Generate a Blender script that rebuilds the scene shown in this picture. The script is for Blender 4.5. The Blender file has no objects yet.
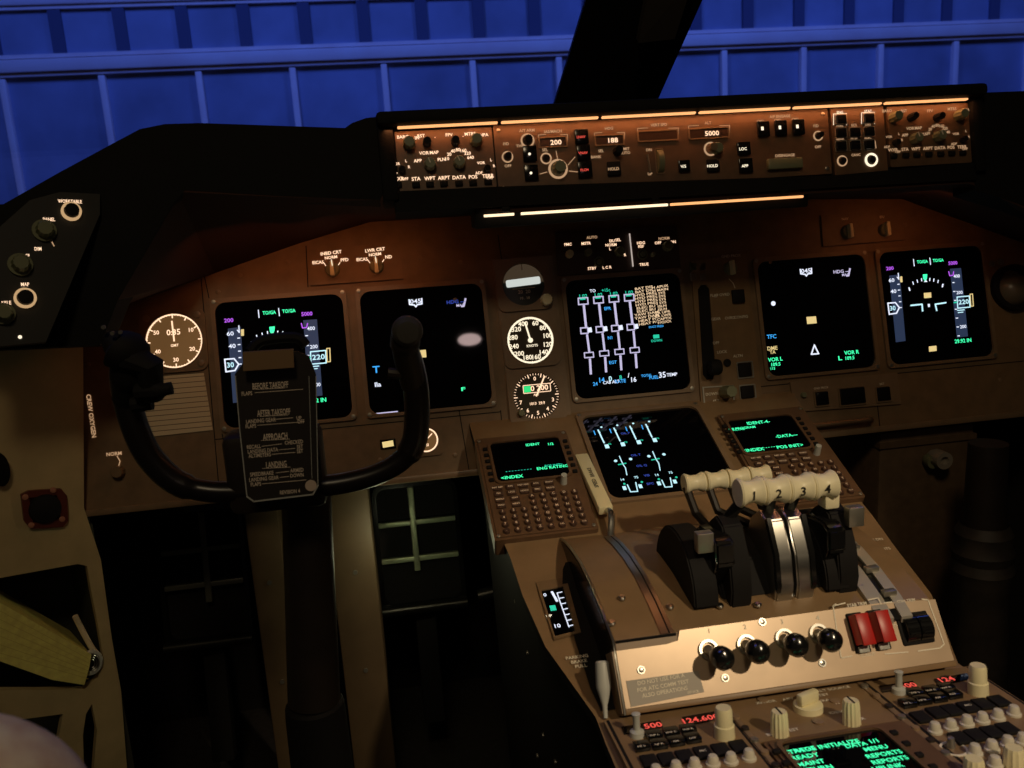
import bpy, bmesh, math, random
from mathutils import Vector as V, Matrix
random.seed(4)
PI = math.pi; R = math.radians
sc = bpy.context.scene; COL = sc.collection

# ------------------------------------------------------------------ camera
F_PX = 850.0
CAM = V((-0.38259602, -1.33249776, 1.06112032))
RW = Matrix(((0.9864439, 0.09140381, -0.13628564), (-0.15187642, 0.1940121, -0.96917122), (-0.06214488, 0.97673162, 0.20526414)))
cd = bpy.data.cameras.new('camera'); cam = bpy.data.objects.new('camera', cd); COL.objects.link(cam)
cam.matrix_world = Matrix.Translation(CAM) @ RW.to_4x4()
cd.sensor_width = 36.0; cd.lens = 36.0 * F_PX / 1024; cd.clip_start = 0.02; cd.clip_end = 200
sc.camera = cam
cd.dof.use_dof = True; cd.dof.focus_distance = 1.3; cd.dof.aperture_fstop = 9.5
def ray(u, v): return RW @ V(((u - 512) / F_PX, (384 - v) / F_PX, -1))
def onX(u, v, x): d = ray(u, v); return CAM + d * ((x - CAM.x) / d.x)
def onY(u, v, y): d = ray(u, v); return CAM + d * ((y - CAM.y) / d.y)
def onZ(u, v, z): d = ray(u, v); return CAM + d * ((z - CAM.z) / d.z)

# ------------------------------------------------------------------ frames: real planes of the flight deck
def frame(o, ey=None, en=None, ex=(1, 0, 0)):
    if en is not None:
        n = V(en).normalized(); y = V(ey) - V(ey).dot(n) * n; y.normalize(); x = y.cross(n)
    else:
        x = V(ex).normalized(); y = V(ey).normalized(); n = x.cross(y)
    m = Matrix((x, y, n)).transposed().to_4x4(); m.translation = V(o); return m
def tilt(o, deg): return frame(o, (0, math.sin(R(deg)), math.cos(R(deg))))
P = tilt((0, 0, .85), 14)                       # main instrument panel
G = tilt((0, -.15, 1.12), 10)                   # glareshield face
C = frame((0, -.08, .706), (0, .19, .088))      # forward pedestal slope
T = frame((0, -.5525, .5785), (0, .035, .053))  # fuel control plate
A = frame((0, -.552, .535), (0, 1, -.088))      # aft pedestal
W = Matrix.Identity(4)
Yk = tilt((0, -.36, .85), 0)                    # control wheel
Pd = tilt((0, .20, .45), 12)                    # rudder pedals
p0 = onY(70, 212, -.18); K = frame(p0, ey=(0, .2, 1), en=(.45, -.85, .25))
p1 = onY(84, 508, -.06); S = frame(p1, ey=(0, 0, 1), en=(.55, -.83, 0))
def at(F, u, v, z=0.0):
    n = F.col[2].to_3d(); o = F.translation + n * z; d = ray(u, v)
    q = CAM + d * ((o - CAM).dot(n) / d.dot(n)); l = F.inverted() @ q
    return l.x, l.y
def pxs(F, u, v): # metres per pixel at that spot
    x, y = at(F, u, v); x2, y2 = at(F, u + 1, v); return math.hypot(x2 - x, y2 - y)

# ------------------------------------------------------------------ materials
def mat(name, col, rough=.5, metal=0, emit=None, es=0, noise=0, nscale=60, bump=0, spec=.5, coat=0):
    m = bpy.data.materials.new(name); m.use_nodes = True; nt = m.node_tree; b = nt.nodes['Principled BSDF']
    b.inputs['Base Color'].default_value = (*col, 1); b.inputs['Roughness'].default_value = rough
    b.inputs['Metallic'].default_value = metal; b.inputs['Specular IOR Level'].default_value = spec
    b.inputs['Coat Weight'].default_value = coat
    if emit: b.inputs['Emission Color'].default_value = (*emit, 1); b.inputs['Emission Strength'].default_value = es
    if noise or bump:
        tc = nt.nodes.new('ShaderNodeTexCoord'); n = nt.nodes.new('ShaderNodeTexNoise'); n.inputs['Scale'].default_value = nscale; n.inputs['Detail'].default_value = 4
        nt.links.new(tc.outputs['Object'], n.inputs['Vector'])
        if noise:
            r = nt.nodes.new('ShaderNodeValToRGB'); nt.links.new(n.outputs['Fac'], r.inputs['Fac'])
            r.color_ramp.elements[0].position = .3; r.color_ramp.elements[1].position = .7
            r.color_ramp.elements[0].color = (*[c * (1 - noise) for c in col], 1); r.color_ramp.elements[1].color = (*[min(1, c * (1 + noise)) for c in col], 1)
            nt.links.new(r.outputs['Color'], b.inputs['Base Color'])
        if bump:
            bp = nt.nodes.new('ShaderNodeBump'); bp.inputs['Strength'].default_value = bump; bp.inputs['Distance'].default_value = .001
            nt.links.new(n.outputs['Fac'], bp.inputs['Height']); nt.links.new(bp.outputs['Normal'], b.inputs['Normal'])
    return m
def glow(name, col, s): return mat(name, (.02, .02, .02), .5, emit=col, es=s)
BROWN = mat('brown_panel_paint', (.23, .145, .075), .5, noise=.14, nscale=40, bump=.15)
GPAINT = mat('glareshield_panel_paint', (.15, .085, .045), .5, noise=.15, nscale=50)
TAN = mat('tan_pedestal_paint', (.275, .175, .090), .42, noise=.10, nscale=30, bump=.1)
PLATE = mat('worn_tan_plate', (.60, .45, .31), .33, noise=.10, nscale=14, metal=.25)
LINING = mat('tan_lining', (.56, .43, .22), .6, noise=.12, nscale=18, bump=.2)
BEZEL = mat('bezel_brown', (.27, .18, .105), .38, noise=.1, nscale=50)
CDUM = mat('cdu_brown', (.145, .080, .042), .45, noise=.12, nscale=60)
BLACK = mat('matt_black', (.008, .007, .007), .75, spec=.3)
PAD = mat('glareshield_vinyl', (.008, .008, .008), .8, bump=.4, nscale=300, spec=.2)
SOFFIT = mat('soffit_vinyl', (.05, .022, .014), .8, bump=.2, nscale=200, spec=.2)  # reddish tint holds the spill of the floods in the base colour
GLOSS = mat('gloss_black', (.008, .008, .008), .16)
SCREEN = mat('screen_glass', (.002, .002, .003), .025, spec=.35)
COLM = mat('column_dark', (.022, .015, .010), .55, noise=.2, nscale=20)
DKMET = mat('dark_metal', (.05, .05, .045), .35, metal=.8)
STEEL = mat('brushed_steel', (.55, .54, .50), .28, metal=1)
SATIN = mat('satin_metal', (.42, .40, .34), .38, metal=.8)
IVORY = mat('ivory_plastic', (.96, .88, .60), .38)
CREAM = mat('cream_knob', (.90, .82, .52), .38)
OLIVE = mat('olive_grey_knob', (.22, .23, .13), .5)
GREYK = mat('light_grey_plastic', (.55, .56, .52), .4)
RED = mat('red_guard', (.55, .02, .015), .35)
YEL = mat('yellow_paper', (.95, .82, .24), .8, noise=.12, nscale=90)
PAPER = mat('pale_paper', (.80, .68, .46), .8)
CARD = mat('checklist_plastic', (.035, .030, .026), .35)
CARDTX = mat('checklist_print', (.95, .80, .64), .6)
INK = mat('black_ink', (.01, .01, .01), .6)
WPRINT = mat('white_print', (.95, .88, .72), .6)
GREYP = mat('grey_placard', (.36, .31, .25), .5)
FLEECE = mat('beige_fleece', (1.0, .72, .48), .95, noise=.2, nscale=60, bump=.8)
FLOORM = mat('dark_carpet', (.018, .014, .012), .95, noise=.3, nscale=80, bump=.5)
DIAL = mat('dial_face', (.05, .035, .02), .5)
DIALG = mat('lit_dial_face', (.16, .09, .035), .5, emit=(1, .50, .17), es=.11)
LT = glow('backlit_legend', (1.0, .66, .42), 1.4)
LTD = glow('dim_legend', (1.0, .60, .32), .5)
LTB = glow('bright_legend', (1.0, .86, .62), 1.2)
WHT = glow('white_symbols', (.80, .85, 1.0), 1.1)
LIL = glow('pale_violet_symbols', (.72, .66, .95), .8)
GRN = glow('green_symbols', (.03, .80, .22), 1.0)
GRN2 = glow('green_text', (.05, 1.0, .42), 1.35)
TEAL = glow('teal_symbols', (.02, .62, .38), 1.0)
CYN = glow('cyan_symbols', (.05, .42, 1.0), 1.0)
ICE = glow('ice_symbols', (.55, .90, 1.0), 1.1)
MAG = glow('magenta_symbols', (.55, .12, .95), 1.0)
AMB = glow('amber_symbols', (.95, .72, .30), .85)
CAU = glow('caution_messages', (1.0, .70, .42), .9)
TAPE = glow('tape_ground', (.10, .16, .34), .22)
NAVY = glow('navy_symbols', (.05, .10, .60), .6)
REDL = glow('red_digits', (1.0, .10, .07), .9)
LAMP = glow('flood_strip', (1.0, .45, .17), 1.25)
LAMP2 = glow('warm_tube', (1.0, .74, .46), 1.6)

# ------------------------------------------------------------------ mesh builder (coordinates of a frame)
_txt = {}
def text_mesh(s):
    if s in _txt: return _txt[s]
    c = bpy.data.curves.new('t', 'FONT'); c.body = s; c.size = 1; c.align_x = 'CENTER'; c.align_y = 'CENTER'; c.resolution_u = 2
    c.offset = .018
    o = bpy.data.objects.new('t', c); me = bpy.data.meshes.new_from_object(o)
    bpy.data.objects.remove(o); bpy.data.curves.remove(c)
    d = ([v.co.copy() for v in me.vertices], [tuple(p.vertices) for p in me.polygons]); bpy.data.meshes.remove(me); _txt[s] = d; return d
class B:
    def __init__(s): s.bm = bmesh.new()
    def _add(s, geo_verts, m): bmesh.ops.transform(s.bm, matrix=m, verts=geo_verts)
    def box(s, x0, x1, y0, y1, z0, z1, bev=0, rot=0, M=None):
        r = bmesh.ops.create_cube(s.bm, size=1); vs = r['verts']
        cx, cy, cz = (x0 + x1) / 2, (y0 + y1) / 2, (z0 + z1) / 2
        bmesh.ops.scale(s.bm, vec=(abs(x1 - x0), abs(y1 - y0), abs(z1 - z0)), verts=vs)
        if bev:
            es = list({e for v in vs for e in v.link_edges})
            rr = bmesh.ops.bevel(s.bm, geom=es, offset=bev, segments=2, affect='EDGES', profile=.5); vs = list({v for v in rr['verts']} | {v for v in vs if v.is_valid})
            fs = set(f for v in vs for f in v.link_faces); vs = list({v for f in fs for v in f.verts})
        m = Matrix.Translation((cx, cy, cz)) @ Matrix.Rotation(rot, 4, 'Z')
        if M is not None: m = M @ m
        bmesh.ops.transform(s.bm, matrix=m, verts=vs); return s
    def cyl(s, x, y, z0, z1, r, r2=None, seg=20, M=None):
        r2 = r if r2 is None else r2
        return s.lathe(x, y, [(0, z0), (r, z0), (r2, z1), (0, z1)], seg, M)
    def lathe(s, x, y, prof, seg=20, M=None):
        rings = []
        m = Matrix.Translation((x, y, 0))
        if M is not None: m = M @ m
        for (r, z) in prof:
            if r < 1e-6: rings.append([s.bm.verts.new(m @ V((0, 0, z)))])
            else: rings.append([s.bm.verts.new(m @ V((r * math.cos(2 * PI * k / seg), r * math.sin(2 * PI * k / seg), z))) for k in range(seg)])
        for a, b in zip(rings, rings[1:]):
            for k in range(seg):
                k2 = (k + 1) % seg
                f = [a[k % len(a)], a[k2 % len(a)], b[k2 % len(b)], b[k % len(b)]]
                f = list(dict.fromkeys(f))
                if len(f) >= 3:
                    try: s.bm.faces.new(f)
                    except ValueError: pass
        return s
    def ring(s, x, y, z0, z1, ro, ri, seg=28, M=None):
        return s.lathe(x, y, [(ri, z0), (ro, z0), (ro, z1), (ri, z1), (ri, z0)], seg, M)
    def knob(s, x, y, z, r, h, flutes=12):
        seg = flutes * 2; a = []
        for zz, k in ((z, 1.0), (z + h * .85, .92), (z + h, .80)):
            a.append([s.bm.verts.new((x + r * k * (1 if i % 2 else .9) * math.cos(2 * PI * i / seg), y + r * k * (1 if i % 2 else .9) * math.sin(2 * PI * i / seg), zz)) for i in range(seg)])
        for p, q in zip(a, a[1:]):
            for i in range(seg): s.bm.faces.new([p[i], p[(i + 1) % seg], q[(i + 1) % seg], q[i]])
        s.bm.faces.new(a[-1]); return s
    def plate(s, pts, z0, z1, holes=()):
        c = bpy.data.curves.new('c', 'CURVE'); c.dimensions = '2D'; c.fill_mode = 'BOTH'; c.extrude = (z1 - z0) / 2
        for l in [pts] + list(holes):
            sp = c.splines.new('POLY'); sp.points.add(len(l) - 1); sp.use_cyclic_u = True
            for q, co in zip(sp.points, l): q.co = (co[0], co[1], 0, 1)
        o = bpy.data.objects.new('c', c); me = bpy.data.meshes.new_from_object(o); me.transform(Matrix.Translation((0, 0, (z0 + z1) / 2)))
        s.bm.from_mesh(me); bpy.data.objects.remove(o); bpy.data.curves.remove(c); bpy.data.meshes.remove(me); return s
    def line(s, pts, w, z=.0006, h=.0002, close=False):
        if close: pts = list(pts) + [pts[0]]
        for (x0, y0), (x1, y1) in zip(pts, pts[1:]):
            l = math.hypot(x1 - x0, y1 - y0); a = math.atan2(y1 - y0, x1 - x0)
            s.box((x0 + x1) / 2 - l / 2 - w / 3, (x0 + x1) / 2 + l / 2 + w / 3, (y0 + y1) / 2 - w / 2, (y0 + y1) / 2 + w / 2, z, z + h, rot=a)
        return s
    def text(s, t, x, y, size, z=.0007, rot=0, sx=1.0, M=None):
        vs, fs = text_mesh(t); m = Matrix.Translation((x, y, z)) @ Matrix.Rotation(rot, 4, 'Z') @ Matrix.Diagonal((size * sx, size, 1, 1))
        if M is not None: m = M @ m
        nv = [s.bm.verts.new(m @ v) for v in vs]
        for f in fs:
            try: s.bm.faces.new([nv[i] for i in f])
            except ValueError: pass
        return s
    def tube(s, pts, rad, seg=12, cap=True):
        pts = [V(p) for p in pts]; rad = rad if isinstance(rad, (list, tuple)) else [rad] * len(pts); rad = [rad[round(i * (len(rad) - 1) / max(1, len(pts) - 1))] for i in range(len(pts))]
        prev = None; up = V((.123, .7, .31)); rings = []
        for i, p in enumerate(pts):
            t = (pts[min(i + 1, len(pts) - 1)] - pts[max(i - 1, 0)]).normalized()
            u = up - up.dot(t) * t; u.normalize(); up = u; w = t.cross(u)
            rings.append([s.bm.verts.new(p + (u * math.cos(2 * PI * k / seg) + w * math.sin(2 * PI * k / seg)) * rad[i]) for k in range(seg)])
        for a, b in zip(rings, rings[1:]):
            for k in range(seg): s.bm.faces.new([a[k], a[(k + 1) % seg], b[(k + 1) % seg], b[k]])
        if cap: s.bm.faces.new(rings[0][::-1]); s.bm.faces.new(rings[-1])
        return s
    def prism_x(s, yz, x0, x1, bev=0):
        a = [s.bm.verts.new((x0, y, z)) for y, z in yz]; b = [s.bm.verts.new((x1, y, z)) for y, z in yz]
        fs = [s.bm.faces.new(a[::-1]), s.bm.faces.new(b)]
        n = len(yz)
        for i in range(n): fs.append(s.bm.faces.new([a[i], a[(i + 1) % n], b[(i + 1) % n], b[i]]))
        if bev: bmesh.ops.bevel(s.bm, geom=list({e for f in fs for e in f.edges}), offset=bev, segments=2, affect='EDGES')
        return s
    def quad(s, *pts):
        s.bm.faces.new([s.bm.verts.new(p) for p in pts]); return s
    def mesh(s, name, m, smooth=True):
        bmesh.ops.remove_doubles(s.bm, verts=s.bm.verts, dist=1e-7)
        bmesh.ops.recalc_face_normals(s.bm, faces=s.bm.faces)
        me = bpy.data.meshes.new(name); s.bm.to_mesh(me); s.bm.free(); me.materials.append(m)
        if smooth:
            for p in me.polygons: p.use_smooth = True
            try: me.set_sharp_from_angle(angle=R(32))
            except Exception: pass
        return me
def rrect(cx, cy, w, h, r, n=5, rot=0):
    o = []
    for sx, sy, a0 in ((1, 1, 0), (-1, 1, 90), (-1, -1, 180), (1, -1, 270)):
        for k in range(n + 1):
            a = R(a0 + 90 * k / n); o.append((sx * (w / 2 - r) + r * math.cos(a), sy * (h / 2 - r) + r * math.sin(a)))
    c, s_ = math.cos(rot), math.sin(rot)
    return [(cx + x * c - y * s_, cy + x * s_ + y * c) for x, y in o]
def circ(x, y, r, n=28): return [(x + r * math.cos(2 * PI * k / n), y + r * math.sin(2 * PI * k / n)) for k in range(n)]
def smooth_path(p, n=6):
    p = [V(q) for q in p]; o = []
    for i in range(len(p) - 1):
        a, b, c, d = p[max(i - 1, 0)], p[i], p[i + 1], p[min(i + 2, len(p) - 1)]
        for k in range(n):
            t = k / n; o.append(.5 * ((2 * b) + (c - a) * t + (2 * a - 5 * b + 4 * c - d) * t * t + (3 * b - a - 3 * c + d) * t ** 3))
    o.append(p[-1]); return o

# ------------------------------------------------------------------ objects
class Thing:
    def __init__(s, name, label, cat, F=W, x=0, y=0, z=0, group=None):
        s.F = F; s.off = Matrix.Translation((-x, -y, -z))
        o = bpy.data.objects.new(name, None); COL.objects.link(o); o.empty_display_size = .01
        o.matrix_world = F @ Matrix.Translation((x, y, z)); o['label'] = label; o['category'] = cat
        if group: o['group'] = group
        s.o = o
    def part(s, name, b, m, label=None, parent=None, kind=None):
        me = b.mesh(name, m); me.transform(s.off)
        o = bpy.data.objects.new(name, me); COL.objects.link(o); o.parent = parent or s.o
        if label: o['label'] = label
        if kind: o['kind'] = kind
        return o
def single(name, b, m, label, cat, F=W, group=None):
    me = b.mesh(name, m); o = bpy.data.objects.new(name, me); COL.objects.link(o)
    c = sum((v.co for v in me.vertices), V()) / max(1, len(me.vertices)); me.transform(Matrix.Translation(-c)); o.matrix_world = F @ Matrix.Translation(c)
    o['label'] = label; o['category'] = cat
    if group: o['group'] = group
    return o
def struct(name, b, m, F=W, parent=None):
    me = b.mesh(name, m); o = bpy.data.objects.new(name, me); COL.objects.link(o)
    if parent: o.parent = parent
    else: o.matrix_world = F; o['kind'] = 'structure'
    return o
def light(kind, name, loc, target, energy, col, **k):
    l = bpy.data.lights.new(name, kind); l.energy = energy; l.color = col
    for a, b in k.items(): setattr(l, a, b)
    o = bpy.data.objects.new(name, l); COL.objects.link(o); o.location = loc
    o.rotation_euler = (V(target) - V(loc)).to_track_quat('-Z', 'Y').to_euler(); return o

#@@SETTING
# ---- outside: blue lit hangar wall
HY = 12.0
b = B(); b.box(-16, 22, HY, HY + .3, -2, 9)
HW = mat('hangar_sheeting', (.30, .34, .50), .7, noise=.22, nscale=1.2)
HWD = mat('hangar_groove', (.10, .11, .2), .8)
HWL = mat('hangar_trim', (1.0, .80, .80), .6, noise=.1, nscale=2)
hw = Thing('hangar_wall', 'blue lit hangar wall with ribbed cladding seen through the windshield', 'wall')
hw.part('cladding', b, HW)
for z, hh, dd in ((3.27, .17, .14), (4.14, .12, .10)):
    b = B(); b.box(-16, 22, HY - dd, HY, z, z + hh, .02); b.box(-16, 22, HY - dd * .6, HY, z - .05, z - .01); b.box(-16, 22, HY - dd * .5, HY, z + hh + .02, z + hh + .07); hw.part('ledge', b, HWL)
for k in range(-9, 17):
    x = onY(122, 35, HY).x + (k + .0) * .84; b = B(); b.box(x - .085, x + .085, HY - .05, HY + .02, 3.5, 4.13); hw.part('groove_strip', b, HWD)
for k in range(-7, 13):
    x = onY(108, 110, HY).x + k * 1.31; b = B(); b.box(x - .045, x + .045, HY - .09, HY + .02, -1, 3.20, .01); hw.part('rib', b, HWL)

# ---- windshield
wc = Thing('windshield_post', 'black slanting centre post between the two windshield panes', 'post')
pL0, pR0 = onY(552, 112, .22), onY(654, 108, .22); pL1, pR1 = onY(595, -30, .0), onY(716, -30, .0)
b = B()
up = (pL1 - pL0) * .25; dn = (pL0 - pL1) * .30; pL0 = pL0 + dn; pR0 = pR0 + dn
vs = [b.bm.verts.new(q) for q in (pL0, pR0, pR1 + up, pL1 + up)] + [b.bm.verts.new(q + V((.01, .03, .02))) for q in (pL0, pR0, pR1 + up, pL1 + up)]
for f in ((0, 1, 2, 3), (4, 5, 6, 7), (0, 1, 5, 4), (1, 2, 6, 5), (2, 3, 7, 6), (3, 0, 4, 7)): b.bm.faces.new([vs[i] for i in f])
wc.part('post_frame', b, BLACK)
b = B(); a0, a1 = onY(636, 38, .065), onY(672, 34, .065); c0, c1 = onY(649, -30, -.005), onY(692, -30, -.005); n = V((0, -.012, -.01))
vs = [b.bm.verts.new(q) for q in (a0, a1, c1, c0)] + [b.bm.verts.new(q + n) for q in (a0, a1, c1, c0)]
for f in ((0, 1, 2, 3), (4, 5, 6, 7), (0, 1, 5, 4), (1, 2, 6, 5), (2, 3, 7, 6), (3, 0, 4, 7)): b.bm.faces.new([vs[i] for i in f])
wc.part('painted_highlight', b, mat('post_highlight_brown', (.05, .04, .03), .7))  # brown slab paints in the highlight on the right of the post
gl = bpy.data.materials.new('windshield_glass'); gl.use_nodes = True; nt = gl.node_tree; nt.nodes.clear()
o_ = nt.nodes.new('ShaderNodeOutputMaterial'); mx = nt.nodes.new('ShaderNodeMixShader'); t_ = nt.nodes.new('ShaderNodeBsdfTransparent'); g_ = nt.nodes.new('ShaderNodeBsdfGlossy')
t_.inputs['Color'].default_value = (.93, .95, .97, 1); g_.inputs['Roughness'].default_value = .02; mx.inputs['Fac'].default_value = .03
nt.links.new(t_.outputs[0], mx.inputs[1]); nt.links.new(g_.outputs[0], mx.inputs[2]); nt.links.new(mx.outputs[0], o_.inputs[0])
for i, (xa, xb) in enumerate(((-1.1, .08), (.09, 1.3))):
    b = B(); b.quad((xa, .24, 1.19), (xb, .24, 1.19), (xb, -.14, 1.62), (xa, -.14, 1.62)); b.quad((xa, .25, 1.20), (xb, .25, 1.20), (xb, -.13, 1.63), (xa, -.13, 1.63))
    struct('window_%d' % (i + 1), b, gl)
# ---- floor, side linings
b = B(); b.box(-1.3, 1.3, -2.4, .6, -.03, 0); struct('floor', b, FLOORM)
b = B(); b.box(-1.3, 1.3, .45, .5, 0, 1.09); struct('wall_front', b, BLACK)
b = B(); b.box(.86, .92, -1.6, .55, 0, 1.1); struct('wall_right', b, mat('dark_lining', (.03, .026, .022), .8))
#@@END
#@@GLARESHIELD
gs = Thing('glareshield', 'black padded glareshield running above the instrument panel under the windshield', 'glareshield', G)
def gp(F, l, z=0): return [at(F, *q, z) for q in l]
top_ = [(-60, 236), (0, 206), (60, 172), (110, 145), (140, 129), (165, 124), (200, 123), (345, 128), (352, 123), (366, 118)]
bot_ = [(384, 190), (380, 200), (280, 196), (185, 190), (172, 205), (118, 300), (100, 345), (-60, 352)]
b = B(); b.plate(gp(G, top_ + [(384, 116)] + bot_), -.05, 0); gs.part('side_wing', b, PAD)
b = B(); b.plate(gp(G, [(972, 93), (1024, 91), (1400, 110), (1400, 330), (1120, 240), (1024, 205), (975, 190), (975, 160)]), -.05, .0); gs.part('side_wing', b, PAD)
x0, y0 = at(G, 380, 118); x1, y1 = at(G, 975, 96)
b = B(); b.box(-.375, .505, .052, .070, -.06, .024, .006); b.box(-.375, -.354, -.045, .07, -.05, .01, .003); b.box(.487, .505, -.055, .07, -.05, .01, .003); gs.part('hood', b, PAD)
b = B(); b.box(-.36, .49, -.058, .055, -.05, -.004); gs.part('backing', b, BLACK)
b = B(); b.plate([(-.36, -.032), (-.22, -.034), (.265, -.047), (.49, -.040), (.49, -.066), (-.36, -.060)], -.05, .004); gs.part('lower_lip', b, PAD)
b = B(); b.box(-1.3, 1.3, -.06, .48, -.045, -.03); me_ = b.bm; bmesh.ops.transform(me_, matrix=G.inverted() @ Matrix.Translation((0, -.02, 1.135)), verts=me_.verts); gs.part('deck', b, PAD)
# soffit between the face and the instrument panel
def GW(u, v, z=0): x, y = at(G, u, v, z); return G @ V((x, y, z))
def PW(u, v, z=0): x, y = at(P, u, v, z); return P @ V((x, y, z))
fr_ = [GW(-60, 352), GW(104, 335), GW(118, 300), GW(178, 192), GW(280, 197), GW(382, 200)] + [G @ V((x, -.07, 0)) for x in (-.2, 0, .2, .48)] + [GW(1060, 225)]
re_ = [PW(20, 352), PW(60, 335), PW(100, 314), PW(215, 273), PW(300, 243), PW(370, 222)] + [P @ V((x, .205, 0)) for x in (-.2, 0, .2)] + [PW(902, 199), PW(1060, 256)]
b = B()
for i in range(len(fr_) - 1):
    a = [q for q in (fr_[i], fr_[i + 1], re_[i + 1], re_[i])]
    vs = [b.bm.verts.new(q) for q in a] + [b.bm.verts.new(q + V((0, .01, .02))) for q in a]
    for f in ((0, 1, 2, 3), (4, 5, 6, 7), (0, 1, 5, 4), (2, 3, 7, 6)): b.bm.faces.new([vs[k] for k in f])
b.bm.transform(G.inverted()); gs.part('soffit', b, SOFFIT)
# hood lamps
for k in range(6):
    xa = -.348 + k * .139; b = B(); b.box(xa, xa + (.134 if k < 5 else .13), .0478, .0506, .010, .016, .001)
    single('flood_light_strip', b, LAMP, ['leftmost amber flood strip under the hood, above the left EFIS panel', 'amber flood strip under the hood above the speed window', 'amber flood strip under the hood above the heading window', 'amber flood strip under the hood above the altitude window', 'amber flood strip under the hood above the three engage buttons', 'rightmost amber flood strip under the hood above the right knob panel'][k], 'lamp', G, 'flood strips under the glareshield hood')
# tube below the glareshield
hb = Thing('lamp_housing', 'long black housing under the glareshield carrying the two bright tubes', 'lamp housing')
q0, q1, q2, q3, q4 = onY(484, 216, -.160), onY(514, 214, -.160), onY(521, 213.5, -.160), onY(669, 205, -.160), onY(803, 196.5, -.160)
b = B(); cz = (q0.z + q4.z) / 2
b.box(q0.x - .012, q4.x + .012, -.154, -.10, cz - .016, cz + .03, .003)  # lower edge drawn down to shade the panel from the tubes
for xx in (q0.x + .03, 0, q4.x - .03): b.box(xx - .006, xx + .006, -.165, -.14, cz + .004, cz + .012, .002)
hb.part('housing', b, BLACK)
dz = lambda x: q0.z + (q4.z - q0.z) * (x - q0.x) / (q4.x - q0.x)
for n_, xa, xb, lb in (('light_tube', q0.x, q1.x, 'short bright tube at the left end of the strip under the glareshield'), ('light_tube', q2.x, q3.x - .002, 'long bright tube under the glareshield, left of the joint'), ('light_tube', q3.x + .002, q4.x, 'amber bright tube under the glareshield, right of the joint')):
    b = B(); b.tube([(xa, -.160, dz(xa)), (xb, -.160, dz(xb))], .0019, 8); single(n_, b, LAMP2 if xa < q3.x - .01 else LAMP, lb, 'lamp', group='tubes under the glareshield')

def knobpart(t, F, u, v, r, h, m, name='knob', z=.002, flutes=10, ring=None, pointer=None, parent=None):
    x, y = at(F, u, v, z); b = B(); b.knob(x, y, z, r, h, flutes); o = t.part(name, b, m)
    if pointer is not None:
        b = B(); b.box(x - .0008, x + .0008, y, y + r * .85, z + h, z + h + .0006, M=Matrix.Translation((x, y, 0)) @ Matrix.Rotation(R(pointer), 4, 'Z') @ Matrix.Translation((-x, -y, 0))); t_ = t.part('pointer', b, WPRINT, parent=o)
    if ring: b = B(); b.ring(x, y, z, z + .0012, ring, ring * .78); t.part('ring', b, LTD)
    return o
def btn(t, F, u, v, w, h, m=GLOSS, name='button', z=.002, th=.006, rot=0):
    x, y = at(F, u, v, z); b = B(); b.box(x - w / 2, x + w / 2, y - h / 2, y + h / 2, z, z + th, .001); return t.part(name, b, m)
class Lines:  # lettering gathered per colour for one thing
    def __init__(s, t, F): s.t, s.F, s.d = t, F, {}
    def b(s, m): return s.d.setdefault(m.name, (m, B()))[1]
    def text(s, tx, u, v, size, m, z=.0025, rot=0, sx=1): x, y = at(s.F, u, v, z); s.b(m).text(tx, x, y, size, z, rot, sx)
    def line(s, pts, w, m, z=.0025, close=False): s.b(m).line([at(s.F, *q, z) for q in pts], w, z, .0003, close)
    def dot(s, u, v, r, m, z=.0025): x, y = at(s.F, u, v, z); s.b(m).cyl(x, y, z, z + .0003, r, seg=10)
    def blk(s, u, v, w, h, m, z=.0025, rot=0): x, y = at(s.F, u, v, z); s.b(m).box(x - w / 2, x + w / 2, y - h / 2, y + h / 2, z, z + .0003, rot=rot)
    def done(s, name='lettering'):
        for m, b in s.d.values(): s.t.part(name, b, m, label=m.name.replace('_', ' ') if len(s.d) > 1 else None)

def base(t, F, x0, x1, y0, y1, m=BROWN, z0=-.02, z1=.002, name='faceplate', r=.002):
    b = B(); b.plate(rrect((x0 + x1) / 2, (y0 + y1) / 2, x1 - x0, y1 - y0, r), z0, z1); return t.part(name, b, m)
def screws(t, pts, r=.0028, z=.002, m=SATIN):
    for x, y in pts:
        b = B(); b.lathe(x, y, [(r, z), (r, z + .0008), (r * .6, z + .0014), (0, z + .0014)], 10); t.part('screw', b, m)
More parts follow.
